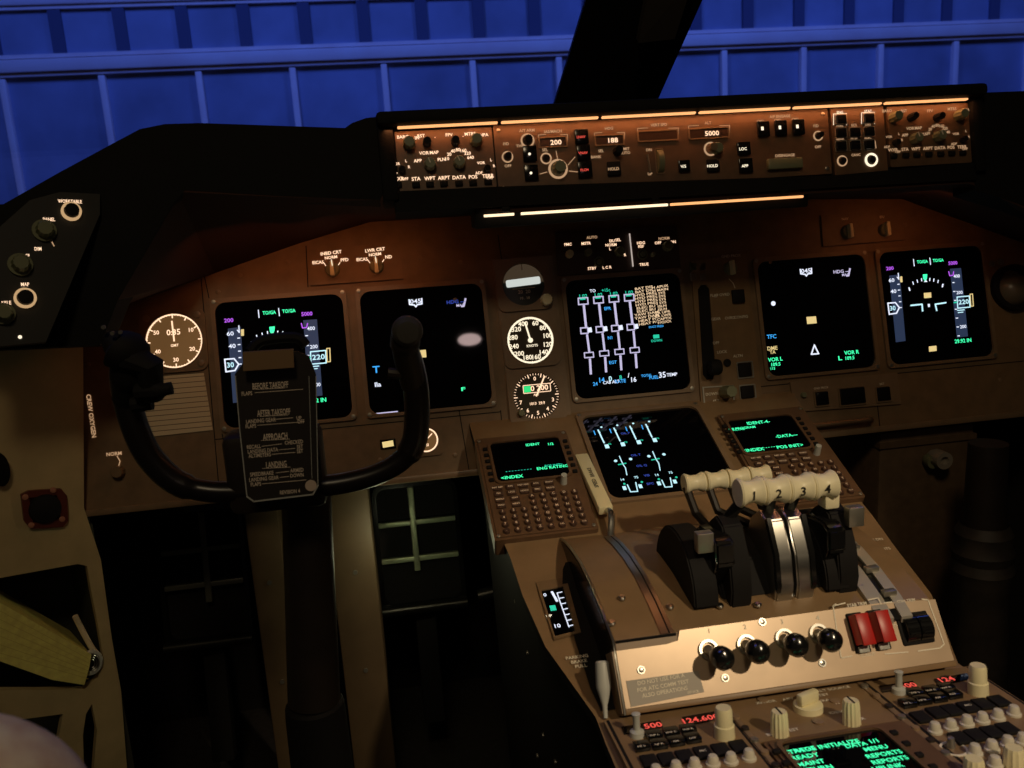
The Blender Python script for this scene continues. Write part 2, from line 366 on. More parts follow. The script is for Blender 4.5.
# ---- EFIS control panels
def efis(x0, x1, label, px, legend, ring_tx):
    t = Thing('efis_control_panel', label, 'control panel', G, (x0 + x1) / 2, .006, group='knob panels at both ends of the glareshield')
    base(t, G, x0, x1, -.034 if x0 < 0 else -.04, .047, m=GPAINT)
    L = Lines(t, G)
    kt, dial, sw, row, sc_ = px
    for i, (u, v) in enumerate(kt): knobpart(t, G, u, v, (.0085, .0060, .0060, .0085)[i] * sc_, .016, BLACK if i in (1, 2) else OLIVE)
    for i, (u, v) in enumerate(dial):
        knobpart(t, G, u, v, .0085 * sc_, .014, OLIVE, pointer=20)
        for k, tx in enumerate(ring_tx[i]):
            a = R(160 - k * 140 / (len(ring_tx[i]) - 1)); x, y = at(G, u, v); s_ = .017 * sc_
            L.b(legend).text(tx, x + s_ * math.cos(a), y + s_ * math.sin(a), .0062 * sc_, .0025)
    for u, v in sw:
        knobpart(t, G, u, v, .0050 * sc_, .010, BLACK, name='toggle')
        for du, dv, tx in ((-6, -6, 'VOR'), (4, -9, 'L'), (-8, 4, 'ADF'), (7, -3, 'R'), (3, 9, 'OFF')): L.text(tx, u + du, v + dv, .0052 * sc_, legend)
    for i, (u, v) in enumerate(row):
        btn(t, G, u, v + 4, .0105 * sc_, .007, BLACK, th=.004)
        L.text(('WXR', 'STA', 'WPT', 'ARPT', 'DATA', 'POS', 'TERR')[i], u, v - 2, .0068 * sc_, legend)
    for i, (u, v) in enumerate(kt): L.text(('BARO', 'RST', 'FPV', 'MTRS')[i], u - 6, v - 7, .0062 * sc_, legend); L.text(('IN', '', '', 'HPA')[i] or '-', u + 8, v - 6, .0062 * sc_, legend)
    L.done()
efis(-.352, -.221, 'left EFIS control panel with brightly lit legends at the left end of the glareshield', ([(409, 144), (427, 143), (455, 142), (476, 141)], [(430, 165), (459, 163)], [(402, 170), (487, 169)], [(398, 181), (416, 181), (430, 180.5), (444, 180), (459, 179.5), (473, 179), (488, 178)], 1), LT, (('APP', 'VOR', 'MAP', 'PLN'), ('10', '20', '40', '80', '160', '320', '640')))
efis(.357, .486, 'right EFIS control panel with dimmer golden legends at the right end of the glareshield', ([(893, 118), (910, 118), (936, 118), (958, 116)], [(914, 139), (937, 137)], [(895, 143), (962, 140)], [(893, 152), (905, 151.5), (916, 151), (928, 150.5), (940, 150), (951, 149.5), (962, 149)], .95), LTD, (('APP', 'VOR', 'MAP', 'PLN'), ('10', '20', '40', '80', '160', '320', '640')))
# ---- mode control panel
t = Thing('mode_control_panel', 'long autopilot mode control panel in the middle of the glareshield', 'control panel', G, .02, 0)
base(t, G, -.219, .2655, -.044, .049, m=GPAINT)
L = Lines(t, G)
for u, v, w, h, tx in ((553, 142, 29, 11, '200'), (609.5, 140, 30, 11, '188'), (658, 135.5, 41, 11, ''), (709, 133, 41, 11, '5000')):
    k = pxs(G, u, v); x, y = at(G, u, v, .003)
    b = B(); b.box(x - w * k / 2 + .001, x + w * k / 2 - .001, y - h * k / 2 + .001, y + h * k / 2 - .001, .001, .003); t.part('window', b, mat('readout_window', (.06, .035, .025), .3))
    b = B(); b.plate(rrect(x, y, w * k, h * k, .002), .002, .004, [rrect(x, y, w * k - .004, h * k - .004, .0015)]); t.part('window_frame', b, BEZEL, 'brown frame around the digits')
    if tx:
        L.text(tx, u + 3, v + .5, .0092, LT, z=.0034, sx=1.15)
    L.line([(u - w / 2, v - 1), (u - w / 2, v - h / 2 - 1.5), (u - w / 4, v - h / 2 - 2)], .0007, LTD); L.line([(u + w / 2, v - 1), (u + w / 2, v - h / 2 - 2), (u + w / 4, v - h / 2 - 1.8)], .0007, LTD)
for (u, v, r, h, m, rg) in ((558, 169, .0098, .018, OLIVE, .0135), (546, 158.5, .0045, .008, BLACK, .0078), (527.5, 140.5, .0065, .012, BLACK, .0095), (507.5, 157, .005, .014, BLACK, .0078), (617, 151.5, .0068, .014, BLACK, None), (710.5, 149, .0070, .014, BROWN, .0098), (818, 136, .0045, .012, BLACK, .0072)):
    knobpart(t, G, u, v, r, h, m, ring=rg)
x, y = at(G, 716, 149, .004); b = B(); b.knob(x, y, .003, .0085, .012); t.part('knob', b, OLIVE)
for (u, v, w, h, lab) in ((529.5, 154, .019, .021, '.'), (531, 173, .019, .021, '.'), (581, 137, .019, .020, 'LNAV'), (583, 153, .019, .020, 'VNAV'), (584.5, 170, .020, .022, 'FLCH'), (613.5, 169, .019, .019, 'HOLD'), (683.5, 166.5, .0165, .0165, 'V/S'), (712.5, 166, .018, .017, 'HOLD'), (743, 149, .019, .018, 'LOC'), (745, 166, .020, .020, 'APP'), (762.5, 129.5, .0175, .0215, 'L'), (780, 128.5, .0175, .0215, 'C'), (797.5, 127.5, .0175, .0215, 'R')):
    btn(t, G, u, v, w, h, GLOSS if lab != 'HOLD' else BLACK, th=.005)
    if v < 132 and u > 750: x, y = at(G, u, v, .0075); L.b(LTD).text('CMD', x, y + .013, .0048, .0026); L.b(LTB).box(x - .0018, x + .0018, y - .001, y + .004, .0073, .0077)
    elif lab == '.': L.dot(u, v, .0019, LTB, z=.0073)
    elif u < 600: L.b(REDL); L.text(lab, u, v, .0048, REDL, z=.0073)
    else: L.text(lab, u, v, .0058, LTB if u > 680 else LTD, z=.0073)
x, y = at(G, 660, 161, .003)
b = B(); b.lathe(0, 0, [(0, -.004), (.0165, -.004), (.0165, .004), (0, .004)], 24, M=Matrix.Translation((x, y, -.003)) @ Matrix.Rotation(PI / 2, 4, 'Y')); t.part('thumbwheel', b, OLIVE, 'ribbed thumbwheel')
b = B(); b.plate(rrect(x, y, .0125, .036, .003), .002, .0035, [rrect(x, y, .0095, .033, .002)]); t.part('wheel_frame', b, BEZEL)
b = B(); b.tube([(x - .0175, y + .010, .004), (x - .0155, y - .016, .004)], .0014, 8); t.part('index_rod', b, SATIN)
x, y = at(G, 784, 164, .004); b = B(); b.box(x - .026, x + .026, y - .0075, y + .0075, .002, .010, .0015); t.part('disengage_bar', b, OLIVE)
for p in (((556, 151), (558, 161)), ((568, 165), (575, 157)), ((569, 171), (578, 172)), ((547, 172), (540, 174))): L.line(p, .0009, LTD)
for tx, u, v in (('F/D', 506, 144), ('OFF', 508, 166), ('A/T ARM', 527, 130.5), ('IAS/MACH', 553, 131.5), ('SEL', 545, 150), ('HDG', 609, 128.5), ('SEL', 601, 151), ('BANK', 596, 157), ('AUTO', 625, 153), ('VERT SPD', 659, 125), ('DN', 649, 150), ('UP', 650, 174), ('ALT', 708, 123), ('DISENGAGE', 785, 155.5), ('F/D', 816, 126), ('OFF', 818, 147), ('THR', 520, 146), ('A/P ENGAGE', 780, 116.5), ('LIMIT', 625, 149)): L.text(tx, u, v, .0055, LTD)
L.done(); screws(t, [(-.212, -.036), (.258, -.036), (.258, .042), (-.212, .042)])
# ---- display select panel
t = Thing('display_select_panel', 'display select panel with a grid of black buttons right of the autopilot panel', 'control panel', G, .3, 0)
base(t, G, .270, .352, -.047, .049, m=GPAINT); L = Lines(t, G)
for j, v0 in enumerate((120, 133.5, 146.5)):
    for i, (u, tx) in enumerate(((840, ('ENG', 'FUEL', 'GEAR')[j]), (854, ('', 'ECS', 'HYD')[j]), (868, ('STAT', 'DRS', 'ELEC')[j]))):
        if not tx: continue
        v = v0 - i * .6; btn(t, G, u, v, .0145, .0125); x, y = at(G, u, v); b = B(); b.plate(rrect(x, y, .0175, .0155, .001), .002, .004, [rrect(x, y, .0152, .0132, .001)]); t.part('button_frame', b, GREYP)
        L.text(tx, u, v - 7.6, .0050, LTB if j == 0 else LTD)
        if j == 0: L.line([(u - 6.5, v + 5), (u - 6.5, v - 6), (u + 6.5, v - 6.5), (u + 6.5, v + 5)], .0008, LTB)
knobpart(t, G, 842, 161, .0052, .006, BLACK, name='button', ring=.0078)
knobpart(t, G, 871, 160, .0060, .006, BLACK, name='button')
x, y = at(G, 871, 160, .002); b = B(); b.ring(x, y, .002, .004, .0098, .0072); t.part('lit_ring', b, LTB, 'bright white lit ring')
L.line([(864, 142), (875, 141), (876, 148)], .0012, LTD); L.text('CANC', 856, 155, .005, LTD); L.done()
#@@END
#@@PANEL
# ---- main instrument panel board
out = [(-.862, -.20), (.80, -.20), (.80, .06)] + [at(P, 1024, 232), at(P, 977, 210), at(P, 902, 189)] + [(.30, .215), (-.37, .215)] + [at(P, 345, 217), at(P, 215, 266), at(P, 95, 303), (-.862, .07)]
squares = [(-.547, 0), (-.328, 0), (0, -.007), (.328, 0), (.547, 0)]
mp = Thing('instrument_panel', 'wide brown main instrument panel carrying the display screens', 'instrument panel', P)
b = B(); b.plate(out, -.03, 0, [rrect(x, y, .186, .186, .005) for x, y in squares]); mp.part('board', b, BROWN)
for l in ([(209, 298), (203, 270)], [(308, 287), (306, 246)], [(469, 470), (459, 410)], [(502, 262), (498, 235)], [(222, 434), (240, 505)]): b = B(); b.line([at(P, *q, .0005) for q in l], .0014, .0002, .0004); mp.part('seam', b, BLACK)
for l in ([(-.66, -.112), (-.22, -.112)], [(.2, -.112), (.78, -.112)], [(-.22, -.2), (-.22, -.11)], [(.42, -.2), (.42, -.112)], [(-.66, -.2), (-.66, .135)]): b = B(); b.line(l, .0014, .0002, .0004); mp.part('seam', b, BLACK)

scr = [(218, 292), (288, 262), (420, 258), (455, 300), (88, 365), (380, 460), (455, 455), (770, 262), (850, 215), (905, 225), (1000, 380), (460, 262), (160, 455), (240, 275)]
for q in scr: x, y = at(P, *q); b = B(); b.lathe(x, y, [(.004, 0), (.004, .001), (.0025, .0018), (0, .0018)], 10); mp.part('screw', b, BEZEL)
b = B(); b.box(-.86, .80, -.208, -.198, -.06, .006, .002); mp.part('lower_lip', b, BEZEL)

def display(x, y, label, F=P, s=.205, inner=.1925, hh=None):
    t = Thing('display_unit', label, 'display', F, x, y, group='cockpit display screens')
    h = hh or s; ih = inner * h / s
    b = B(); b.plate(rrect(x, y, s, h, .008), -.01, .005, [rrect(x, y - .001, inner, ih, .016)]); t.part('bezel', b, BEZEL)
    b = B(); b.plate(rrect(x, y - .001, inner + .004, ih + .004, .014), -.006, .0012); t.part('screen', b, SCREEN)
    for sx in (-1, 1):
        for sy in (-1, 1): b = B(); b.lathe(x + sx * (s / 2 - .0055), y + sy * (h / 2 - .0055), [(.0032, .005), (.0032, .0058), (0, .0062)], 10); t.part('screw', b, SATIN)
    return t
class Sym(Lines):
    def done(s):
        for m, b in s.d.values(): s.t.part('symbols', b, m, label=m.name.replace('_', ' '))
Z = .0016
def pfd(t, ox, left=False):
    L = Sym(t, P)
    def c(x, y): # crop of the right-hand display -> panel coordinates of this display
        a = at(P, 740 + x / 3.606, 230 + y / 3.606, Z); return (a[0] - .547 + ox, a[1])
    def poly(pts, m, z=Z): b = L.b(m); b.plate([c(*q) for q in pts], z, z + .0002)
    def ln(pts, w, m, close=False): L.b(m).line([c(*q) for q in pts], w, Z + .0003, .0002, close)
    def tx(s_, x, y, size, m, sx=1): q = c(x, y); L.b(m).text(s_, q[0], q[1], size, Z + .0005, 0, sx)
    poly([(538, 165), (576, 160), (597, 400), (562, 405)], TAPE); poly([(757, 140), (797, 137), (822, 383), (782, 388)], TAPE)
    tx('200', 540, 139, .0085, MAG, 1.1); tx('5000', 767, 120, .0085, MAG, 1.0)
    tx('TO/GA', 657, 115, .0075, GRN2, .85); tx('TO/GA', 714, 110, .0075, GRN2, .85)
    ln([(625, 106), (628, 130)], .0014, WHT); ln([(684, 101), (687, 125)], .0014, WHT)
    for p, w in (((612, 218), .003), ((625, 196), .002), ((640, 189), .002), ((655, 184), .002), ((684, 183), .002), ((698, 185), .002), ((713, 190), .002), ((729, 205), .003)):
        a = (p[0] - 675) / 2.6; ln([p, (p[0] + a * .12, p[1] - 9)], w * .8, WHT)
    poly([(659, 160), (675, 159), (674, 175), (668, 186), (661, 176)], GRN2); poly([(663, 188), (669, 178), (676, 187)], WHT)
    for pts in ([(616, 272), (656, 268), (658, 292)], [(742, 262), (704, 268), (709, 290)]): ln(pts, .0026, ICE)
    poly([(677, 267), (684, 266), (685, 277), (678, 278)], WHT)
    if not left: poly([(663, 227), (689, 225), (690, 244), (664, 246)], AMB)
    poly([(681, 420), (708, 417), (709, 436), (682, 439)], AMB)
    tx('60', 546, 182, .009, WHT, 1.2); tx('40', 553, 222, .009, WHT, 1.2)
    ln([(533, 264), (560, 262), (574, 280), (564, 300), (538, 304)], .0022, WHT, True); tx('30', 550, 283, .011, ICE)
    ln([(570, 156), (572, 178), (566, 170)], .0016, WHT); poly([(574, 168), (585, 167), (586, 188), (577, 189)], AMB)
    for k in range(5): ln([(568 + k * 2, 196 + k * 21), (574 + k * 2, 195.5 + k * 21)], .0016, WHT)
    ln([(752, 150), (756, 165), (768, 163), (770, 150)], .0016, MAG)
    tx('400', 781, 167, .008, WHT); tx('200', 791, 226, .008, WHT); tx('200', 804, 349, .008, WHT)
    for k in range(7): ln([(766 + k * 3.2, 190 + k * 32), (772 + k * 3.2, 189.5 + k * 32)], .0016, WHT)
    ln([(782, 242), (826, 238), (829, 278), (785, 282)], .0018, ICE, True); tx('220', 806, 260, .011, ICE, 1.2); ln([(829, 232), (838, 231), (841, 274), (832, 275)], .0016, AMB, True)
    ln([(784, 290), (808, 288)], .0016, ICE); ln([(786, 298), (804, 296)], .0014, ICE); ln([(772, 262), (782, 260)], .0024, TEAL)
    tx('29.92 IN', 804, 400, .009, GRN2, 1.0); L.done()
def nd(t, ox, left=False):
    L = Sym(t, P)
    def c(x, y):
        a = at(P, 740 + x / 3.606, 230 + y / 3.606, Z); return (a[0] - .328 + ox, a[1])
    def tx(s_, x, y, size, m, sx=1): q = c(x, y); L.b(m).text(s_, q[0], q[1], size, Z + .0005, 0, sx)
    def ln(pts, w, m, close=False): L.b(m).line([c(*q) for q in pts], w, Z + .0003, .0002, close)
    ln([(217, 142), (219, 158), (234, 160), (239, 166), (243, 159), (258, 156), (257, 138)], .0022, WHT); tx('045', 238, 148, .010, WHT, 1.2)
    tx('HDG ---', 366, 150, .008, NAVY if left else LIL, 1.1); ln([(396, 140), (391, 164), (384, 165)], .003, LIL); tx('MAG', 380, 162, .006, LIL)
    if not left:
        L.b(WHT).cyl(*c(120, 265), Z, Z + .0003, .004, seg=12)
        tx('VOR R', 402, 442, .009, GRN2); tx('109.5', 395, 462, .008, GRN2); tx('L', 360, 463, .010, GRN2, 1.5); tx('VOR L', 127, 467, .009, GRN2); tx('109.5', 128, 485, .008, GRN2); tx('113', 117, 500, .006, GRN2)
        tx('DME', 116, 427, .009, AMB); tx('TA', 117, 441, .008, AMB)
        tx('TFC', 114, 385, .0095, CYN, 1.0)
    else:
        tx('T', 118, 378, .015, CYN, 1.2); tx('lla', 124, 428, .010, WHT, 1.2); tx('F', 395, 445, .008, GRN2, 2.0); tx('___', 150, 505, .02, LIL, 1.2)
    b = L.b(AMB); q = c(258, 325); b.box(q[0] - .0085, q[0] + .0085, q[1] - .006, q[1] + .006, Z, Z + .0003)
    ln([(268, 415), (257, 448), (283, 446)], .0024, WHT, True); L.done()
d = display(*squares[0], 'flight display behind the checklist, leftmost of the five upper screens'); pfd(d, -.547, True)
d = display(*squares[1], 'nearly blank navigation display behind the right horn of the control wheel'); nd(d, -.328, True)
d = display(*squares[3], 'nearly blank navigation display right of the landing gear panel'); nd(d, .328)
d = display(*squares[4], 'flight display at the far right of the panel, rightmost of the five upper screens'); pfd(d, .547)
# ---- upper EICAS
d = display(*squares[2], 'engine display with four white column gauges and amber message list'); L = Sym(d, P)
def c(x, y): return (540 + x / 4.267, 220 + y / 4.267)
def lnE(pts, w, m, close=False): L.line([c(*q) for q in pts], w, m, Z + .0002, close)
for i in range(4):
    x0 = 183 + i * 65.5; y0 = 348 - i * 5
    x1 = 195 + i * 66; y1 = 471 - i * 5; x2 = 209 + i * 65; y2 = 576 - i * 7
    lnE([(x0 - 20, y0 - 14), (x0 + 20, y0 - 17), (x0 + 22, y0 + 10), (x0 - 18, y0 + 13)], .0020, LIL, True)
    L.text('1.02', *c(x0, y0 - 22), .0085, TEAL, Z + .0002); L.blk(*c(x0 - 1, y0 - 12), .009, .0035, TEAL, Z + .0002)
    lnE([(x0 + 4, y0 + 18), (x1 + 1, y1 - 18)], .0038, LIL); lnE([(x1 - 22, y1 - 10), (x1 + 8, y1 - 12), (x1 + 10, y1 + 12), (x1 - 20, y1 + 14)], .0020, LIL, True)
    L.blk(*c(x1 + 18, y1 - 2), .0062, .0078, WHT, Z + .0002, .07)
    lnE([(x1 + 6, y1 + 20), (x2 + 1, y2 - 16)], .0034, LIL); lnE([(x2 - 20, y2 - 9), (x2 + 18, y2 - 12), (x2 + 20, y2 + 9), (x2 - 18, y2 + 12)], .0018, LIL, True)
    lnE([(x2 + 4, y2 + 18), (x2 + 8, y2 + 80 - i * 2)], .0036, LIL)
L.text('TO', *c(225, 303), .007, WHT, Z + .0002); L.text('+15c', *c(281, 300), .007, TEAL, Z + .0002)
for tx, x, y in (('EPR', 288, 378), ('N1', 300, 503), ('EGT', 311, 608)): L.text(tx, *c(x, y), .0070, CYN, Z + .0002)
for i, tx in enumerate(('BAT DISCH APU', 'BAT DISCH MAIN', 'HYD PRESS SYS 1', 'HYD PRESS SYS 2', 'HYD PRESS SYS 3', 'HYD PRESS SYS 4', 'ELEC BUS ISLN 1', 'ELEC BUS ISLN 2', 'YAW DAMPER UPR', 'YAW DAMPER LWR', 'HEAT P/S CAPT', 'HEAT P/S F/O')):
    for k in range(2): L.text(tx[:7] if k == 0 else (tx + 'XX')[8:14], *c((443 if k == 0 else 512) + i * 1.5, 290 - k * 5 + i * 13.7), .0056 * 1.0, CAU, Z + .0002, .07, 1.55 if k == 0 else 1.4)
L.text('DUCT PRESS', *c(496, 455), .0045, CYN, Z + .0002); L.blk(*c(496, 497), .010, .0060, TEAL, Z + .0002); L.text('DOWN', *c(498, 515), .0055, TEAL, Z + .0002)
for tx, x, y, m, s_ in (('24', 236, 700, CYN, .008), ('14', 262, 684, CYN, .011), ('CAB ALT', 304, 692, WHT, .007), ('0', 300, 678, ICE, .011), ('RATE', 342, 688, CYN, .008), ('8', 344, 672, TEAL, .009), ('/', 378, 664, WHT, .010), ('16', 398, 682, WHT, .011), ('TOTAL', 455, 664, CYN, .0058), ('FUEL', 486, 672, CYN, .0075), ('35', 522, 662, WHT, .013), ('TEMP', 563, 660, WHT, .0075)): L.text(tx, *c(x, y), s_, m, Z + .0002)
L.done()
# ---- round standby instruments
def bez(t, u, v, w, h, r=.012, hole=.024):
    x, y = at(P, u, v); b = B(); b.plate(rrect(x, y, w, h, r), 0, .007, [circ(x, y, hole, 36)]); t.part('bezel', b, BEZEL); return x, y
def inst(name, lab, u, v, w, h, hole): t = Thing(name, lab, 'gauge', P, *at(P, u, v), group='round standby gauges beside the engine display'); x, y = bez(t, u, v, w, h, hole=hole); return t, x, y
b = B(); x0, y0 = at(P, 496, 258); x1, y1 = at(P, 574, 425); b.plate([at(P, 492, 260), at(P, 552, 256), at(P, 572, 424), at(P, 512, 430)], .0005, .003); bp_ = mp.part('gauge_backplate', b, BEZEL)
t, x, y = inst('attitude_indicator', 'standby attitude indicator with bright horizon, topmost of the three round gauges', 523, 285, .088, .084, .034)
b = B(); b.lathe(x, y, [(0, .0045), (.022, .0040), (.034, .0031)], 32); 
o = t.part('ball', b, mat('ball_lower', (.035, .045, .035), .3))
b = B(); b.plate([(x + .033 * math.cos(R(a)), y + .033 * math.sin(R(a))) for a in range(4, 178, 6)], .0046, .0050); t.part('sky_half', b, glow('sky_half_lit', (.40, .27, .16), .12), parent=o)
b = B(); b.plate(rrect(x, y + .004, .056, .012, .003, rot=.05), .0051, .0055); t.part('horizon_band', b, glow('horizon_lit', (.8, .85, .8), .75), parent=o)
b = B(); b.text('20  20', x, y - .012, .008, .0052); b.text('10 . 10', x, y - .022, .006, .0052); b.line([(x - .018, y - .006), (x + .018, y - .006)], .0010, .0052); b.line([(x, y + .024), (x, y + .032)], .0014, .0052); t.part('markings', b, WPRINT)
b = B(); b.knob(*at(P, 546, 300, .007), .007, .010, .012); t.part('caging_knob', b, CREAM)
t, x, y = inst('airspeed_indicator', 'standby airspeed indicator with a bright ring of numbers, middle of the three round gauges', 530, 340.5, .090, .086, .0375)
b = B(); b.cyl(x, y, .0031, .0035, .038, seg=36); t.part('dial', b, DIAL)
b = B(); r0 = .037
for k in range(60):
    a = 2 * PI * k / 60; w = .0022 if k % 5 == 0 else .0012
    b.line([(x + math.cos(a) * r0 * .93, y + math.sin(a) * r0 * .93), (x + math.cos(a) * r0, y + math.sin(a) * r0)], w, .0022)
for k, s_ in enumerate(('60', '80', '100', '120', '140', '160', '180', '200', '240', '280', '320', '400')):
    a = PI / 2 - R(22 + k * 29); b.text(s_, x + .0285 * math.cos(a), y + .0285 * math.sin(a), .0105, .0024)
b.ring(x, y, .002, .0024, .0375, .0345); b.line([(x, y), (x - .006, y + .029)], .0026, .003); b.cyl(x, y, .0025, .0035, .004); b.text('KNOTS', x + .002, y - .009, .0055, .0026)
t.part('lit_scale', b, LTB).location.z += .0018
t, x, y = inst('altimeter', 'standby altimeter with green flag and digit drum, bottom of the three round gauges', 536, 396, .092, .088, .0375)
b = B(); b.cyl(x, y, .0031, .0035, .038, seg=36); t.part('dial', b, DIAL)
b = B()
for k in range(50):
    a = 2 * PI * k / 50; q = .86 if k % 5 == 0 else .93; b.line([(x + math.cos(a) * .036 * q, y + math.sin(a) * .036 * q), (x + math.cos(a) * .036, y + math.sin(a) * .036)], .0014 if k % 5 == 0 else .0007, .0022)
for k in range(10):
    if k in (1, 2, 8, 9): continue
    a = PI / 2 - 2 * PI * k / 10; b.text(str(k), x + .0275 * math.cos(a), y + .0275 * math.sin(a), .0085, .0024)
b.line(rrect(x + .002, y + .012, .044, .0125, .001), .0011, .0024, close=True); b.text('0 200', x + .006, y + .012, .0115, .0026, sx=1.1); b.text('ALT', x, y + .002, .005, .0025); b.text('1013  29.9', x, y - .012, .006, .0025)
b.line([(x, y), (x + .016, y + .030)], .0022, .003)
t.part('lit_scale', b, LT).location.z += .0018
b = B(); b.box(x - .019, x - .008, y + .0070, y + .017, .004, .0047); t.part('flag', b, GRN, 'green flag')
b = B(); b.knob(*at(P, 521, 413, .007), .007, .006, .010); t.part('setting_knob', b, OLIVE)
# clock, placard, small gauge on the left
t = Thing('clock', 'round amber lit clock with single needle left of the leftmost flight display', 'clock', P, *at(P, 174.5, 341)); x, y = at(P, 174.5, 341)
b = B(); b.plate(rrect(x, y, .096, .096, .014), 0, .004, [circ(x, y, .0415, 36)]); t.part('bezel', b, BROWN)
for sx in (-1, 1):
    for sy in (-1, 1): b = B(); b.lathe(x + sx * .037, y + sy * .037, [(.005, .004), (.005, .006), (0, .007)], 12); t.part('corner_knob', b, BEZEL)
b = B(); b.cyl(x, y, -.006, .001, .042, seg=36); t.part('dial', b, DIALG)
b = B(); b.ring(x, y, .001, .0014, .0412, .0392, 48)
for k in range(60):
    a = 2 * PI * k / 60; q = .86 if k % 5 == 0 else .94; b.line([(x + math.cos(a) * .041 * q, y + math.sin(a) * .041 * q), (x + math.cos(a) * .041, y + math.sin(a) * .041)], .0018 if k % 5 == 0 else .0007, .0012)
for k, s_ in ((2, '10'), (4, '20'), (6, '30'), (8, '40'), (10, '50')):
    a = PI / 2 - 2 * PI * k / 12; b.text(s_, x + .029 * math.cos(a), y + .029 * math.sin(a), .0085, .0014)
b.text('0:35', x, y + .013, .012, .0014); b.text('GMT', x, y - .007, .0055, .0014); b.line([(x, y), (x - .001, y + .030)], .0022, .002)
t.part('lit_scale', b, LT)
t = Thing('placard', 'pale ruled paper placard below the clock on the panel', 'placard', P, *at(P, 178, 404))
b = B(); b.plate([at(P, *q) for q in ((141, 378), (204, 373), (213, 430), (148, 437))], .001, .002); t.part('sheet', b, PAPER)
b = B()
for k in range(11): f = (k + .6) / 11.4; b.line([at(P, 142 + 7 * f, 378 + 58 * f), at(P, 204 + 9 * f, 373 + 57 * f)], .0010, .0021)
t.part('ruling', b, BROWN)
t = Thing('brake_pressure_gauge', 'small lit round gauge half hidden behind the right side of the control wheel', 'gauge', P, *at(P, 426, 440)); x, y = at(P, 426, 440)
b = B(); b.plate(rrect(x, y, .050, .050, .008), 0, .004, [circ(x, y, .019, 28)]); t.part('bezel', b, BROWN)
b = B(); b.cyl(x, y, -.002, .001, .019, seg=28); t.part('dial', b, DIALG)
b = B(); b.ring(x, y, .001, .0016, .019, .0168, 30); b.text('2', x - .009, y + .006, .007, .0014); b.text('PSI', x, y - .008, .006, .0014); b.line([(x, y), (x + .010, y + .009)], .0016, .0016); t.part('lit_scale', b, LT)
t = Thing('annunciator_light', 'small lit yellow annunciator below the navigation display, behind the control wheel', 'light', P, *at(P, 388, 444)); x, y = at(P, 388, 444)
b = B(); b.box(x - .012, x + .012, y - .0075, y + .0075, 0, .003, .001); t.part('housing', b, BLACK)
b = B(); b.box(x - .0085, x + .0085, y - .0045, y + .0045, .003, .0036, rot=.08); t.part('lens', b, AMB)
# ---- knob panels on the board
def tri_knob(t, F, u, v, m=CREAM, sc_=1.0, z=.004):
    x, y = at(F, u, v, z); b = B(); b.lathe(x, y, [(.0115 * sc_, z), (.0105 * sc_, z + .006), (.009 * sc_, z + .007), (0, z + .007)], 20); o = t.part('knob', b, OLIVE)
    b = B(); b.box(x - .0032 * sc_, x + .0032 * sc_, y - .012 * sc_, y + .0115 * sc_, z + .005, z + .016, .0014); t.part('grip', b, m, parent=o); return x, y
t = Thing('display_source_panel', 'switch panel with two knobs and orange legends above the left displays', 'control panel', P, *at(P, 355, 266))
b = B(); b.plate([at(P, *q) for q in ((308, 250), (400, 243), (403, 279), (310, 286))], 0, .004); t.part('faceplate', b, BROWN)
L = Lines(t, P)
for u, v, a1, a2, l_, r_ in ((332.5, 269.5, 'INBD CRT', 'NORM', 'EICAS', 'PFD'), (376.5, 266.5, 'LWR CRT', 'NORM', 'EICAS', 'ND')):
    tri_knob(t, P, u, v); L.text(a1, u - 1.5, v - 16.5, .0072, LT, .0045, .05); L.text(a2, u - 1.5, v - 12, .0066, LT, .0045, .05); L.text(l_, u - 14.5, v - 7, .0068, LT, .0045); L.text(r_, u + 12, v - 9.5, .0072, LT, .0045)
    L.line([(u - 9, v - 7), (u - 6.5, v - 3.5)], .0010, LT, .0045); L.line([(u + 7.5, v - 7), (u + 5.5, v - 4)], .0010, LT, .0045); L.line([(u - 1.2, v - 10), (u - .2, v - 4)], .0011, LTB, .0205)
L.done()
t = Thing('display_source_panel', 'unlit switch panel with two beige knobs above the right displays', 'control panel', P, *at(P, 860, 230))
b = B(); b.plate([at(P, *q) for q in ((820, 216), (900, 210), (904, 240), (822, 247))], 0, .004); t.part('faceplate', b, BROWN)
tri_knob(t, P, 847, 232); tri_knob(t, P, 884, 230)
L = Lines(t, P); L.text('NAV', 845, 219, .006, WPRINT, .0045); L.text('EIU', 882, 217, .006, WPRINT, .0045); L.done()
t = Thing('switch_panel', 'small switch panel with lit knobs above the engine display', 'control panel', P, *at(P, 615, 250))
b = B(); b.plate([at(P, *q) for q in ((555, 233), (676, 226), (680, 268), (558, 276))], 0, .004); t.part('faceplate', b, mat('dark_brown', (.09, .055, .04), .5))
L = Lines(t, P)
for u, v, r, m in ((569, 254.5, .0068, CREAM), (587.5, 253, .0065, OLIVE), (619, 252, .0085, OLIVE), (667, 246.5, .009, OLIVE), (652, 255, .004, OLIVE)): knobpart(t, P, u, v, r, .012, m, z=.004)
for u, v, r in ((599, 262, .0085), (642.5, 254.5, .0085)): x, y = at(P, u, v, .005); b = B(); b.ring(x, y, .004, .007, r, r * .76); b.cyl(x, y, .004, .010, r * .5); t.part('ring_button', b, OLIVE)
for tx, u, v in (('FMC', 568, 244.5), ('MSTR', 586, 243.5), ('AUTO', 592, 237.5), ('EIU', 612, 241), ('SEL', 618, 240), ('L', 610, 249), ('R', 625, 255), ('NORM', 611, 245), ('HDG', 641, 243), ('REF', 641, 246.5), ('TRUE', 644, 264.5), ('NORM', 664, 238.5), ('OFF', 658, 243), ('ON', 673, 242), ('STBY', 592, 268.5), ('L C R', 607, 267.5)): L.text(tx, u, v, .0064, LT if v > 239 else LTD, .0046)
L.done()
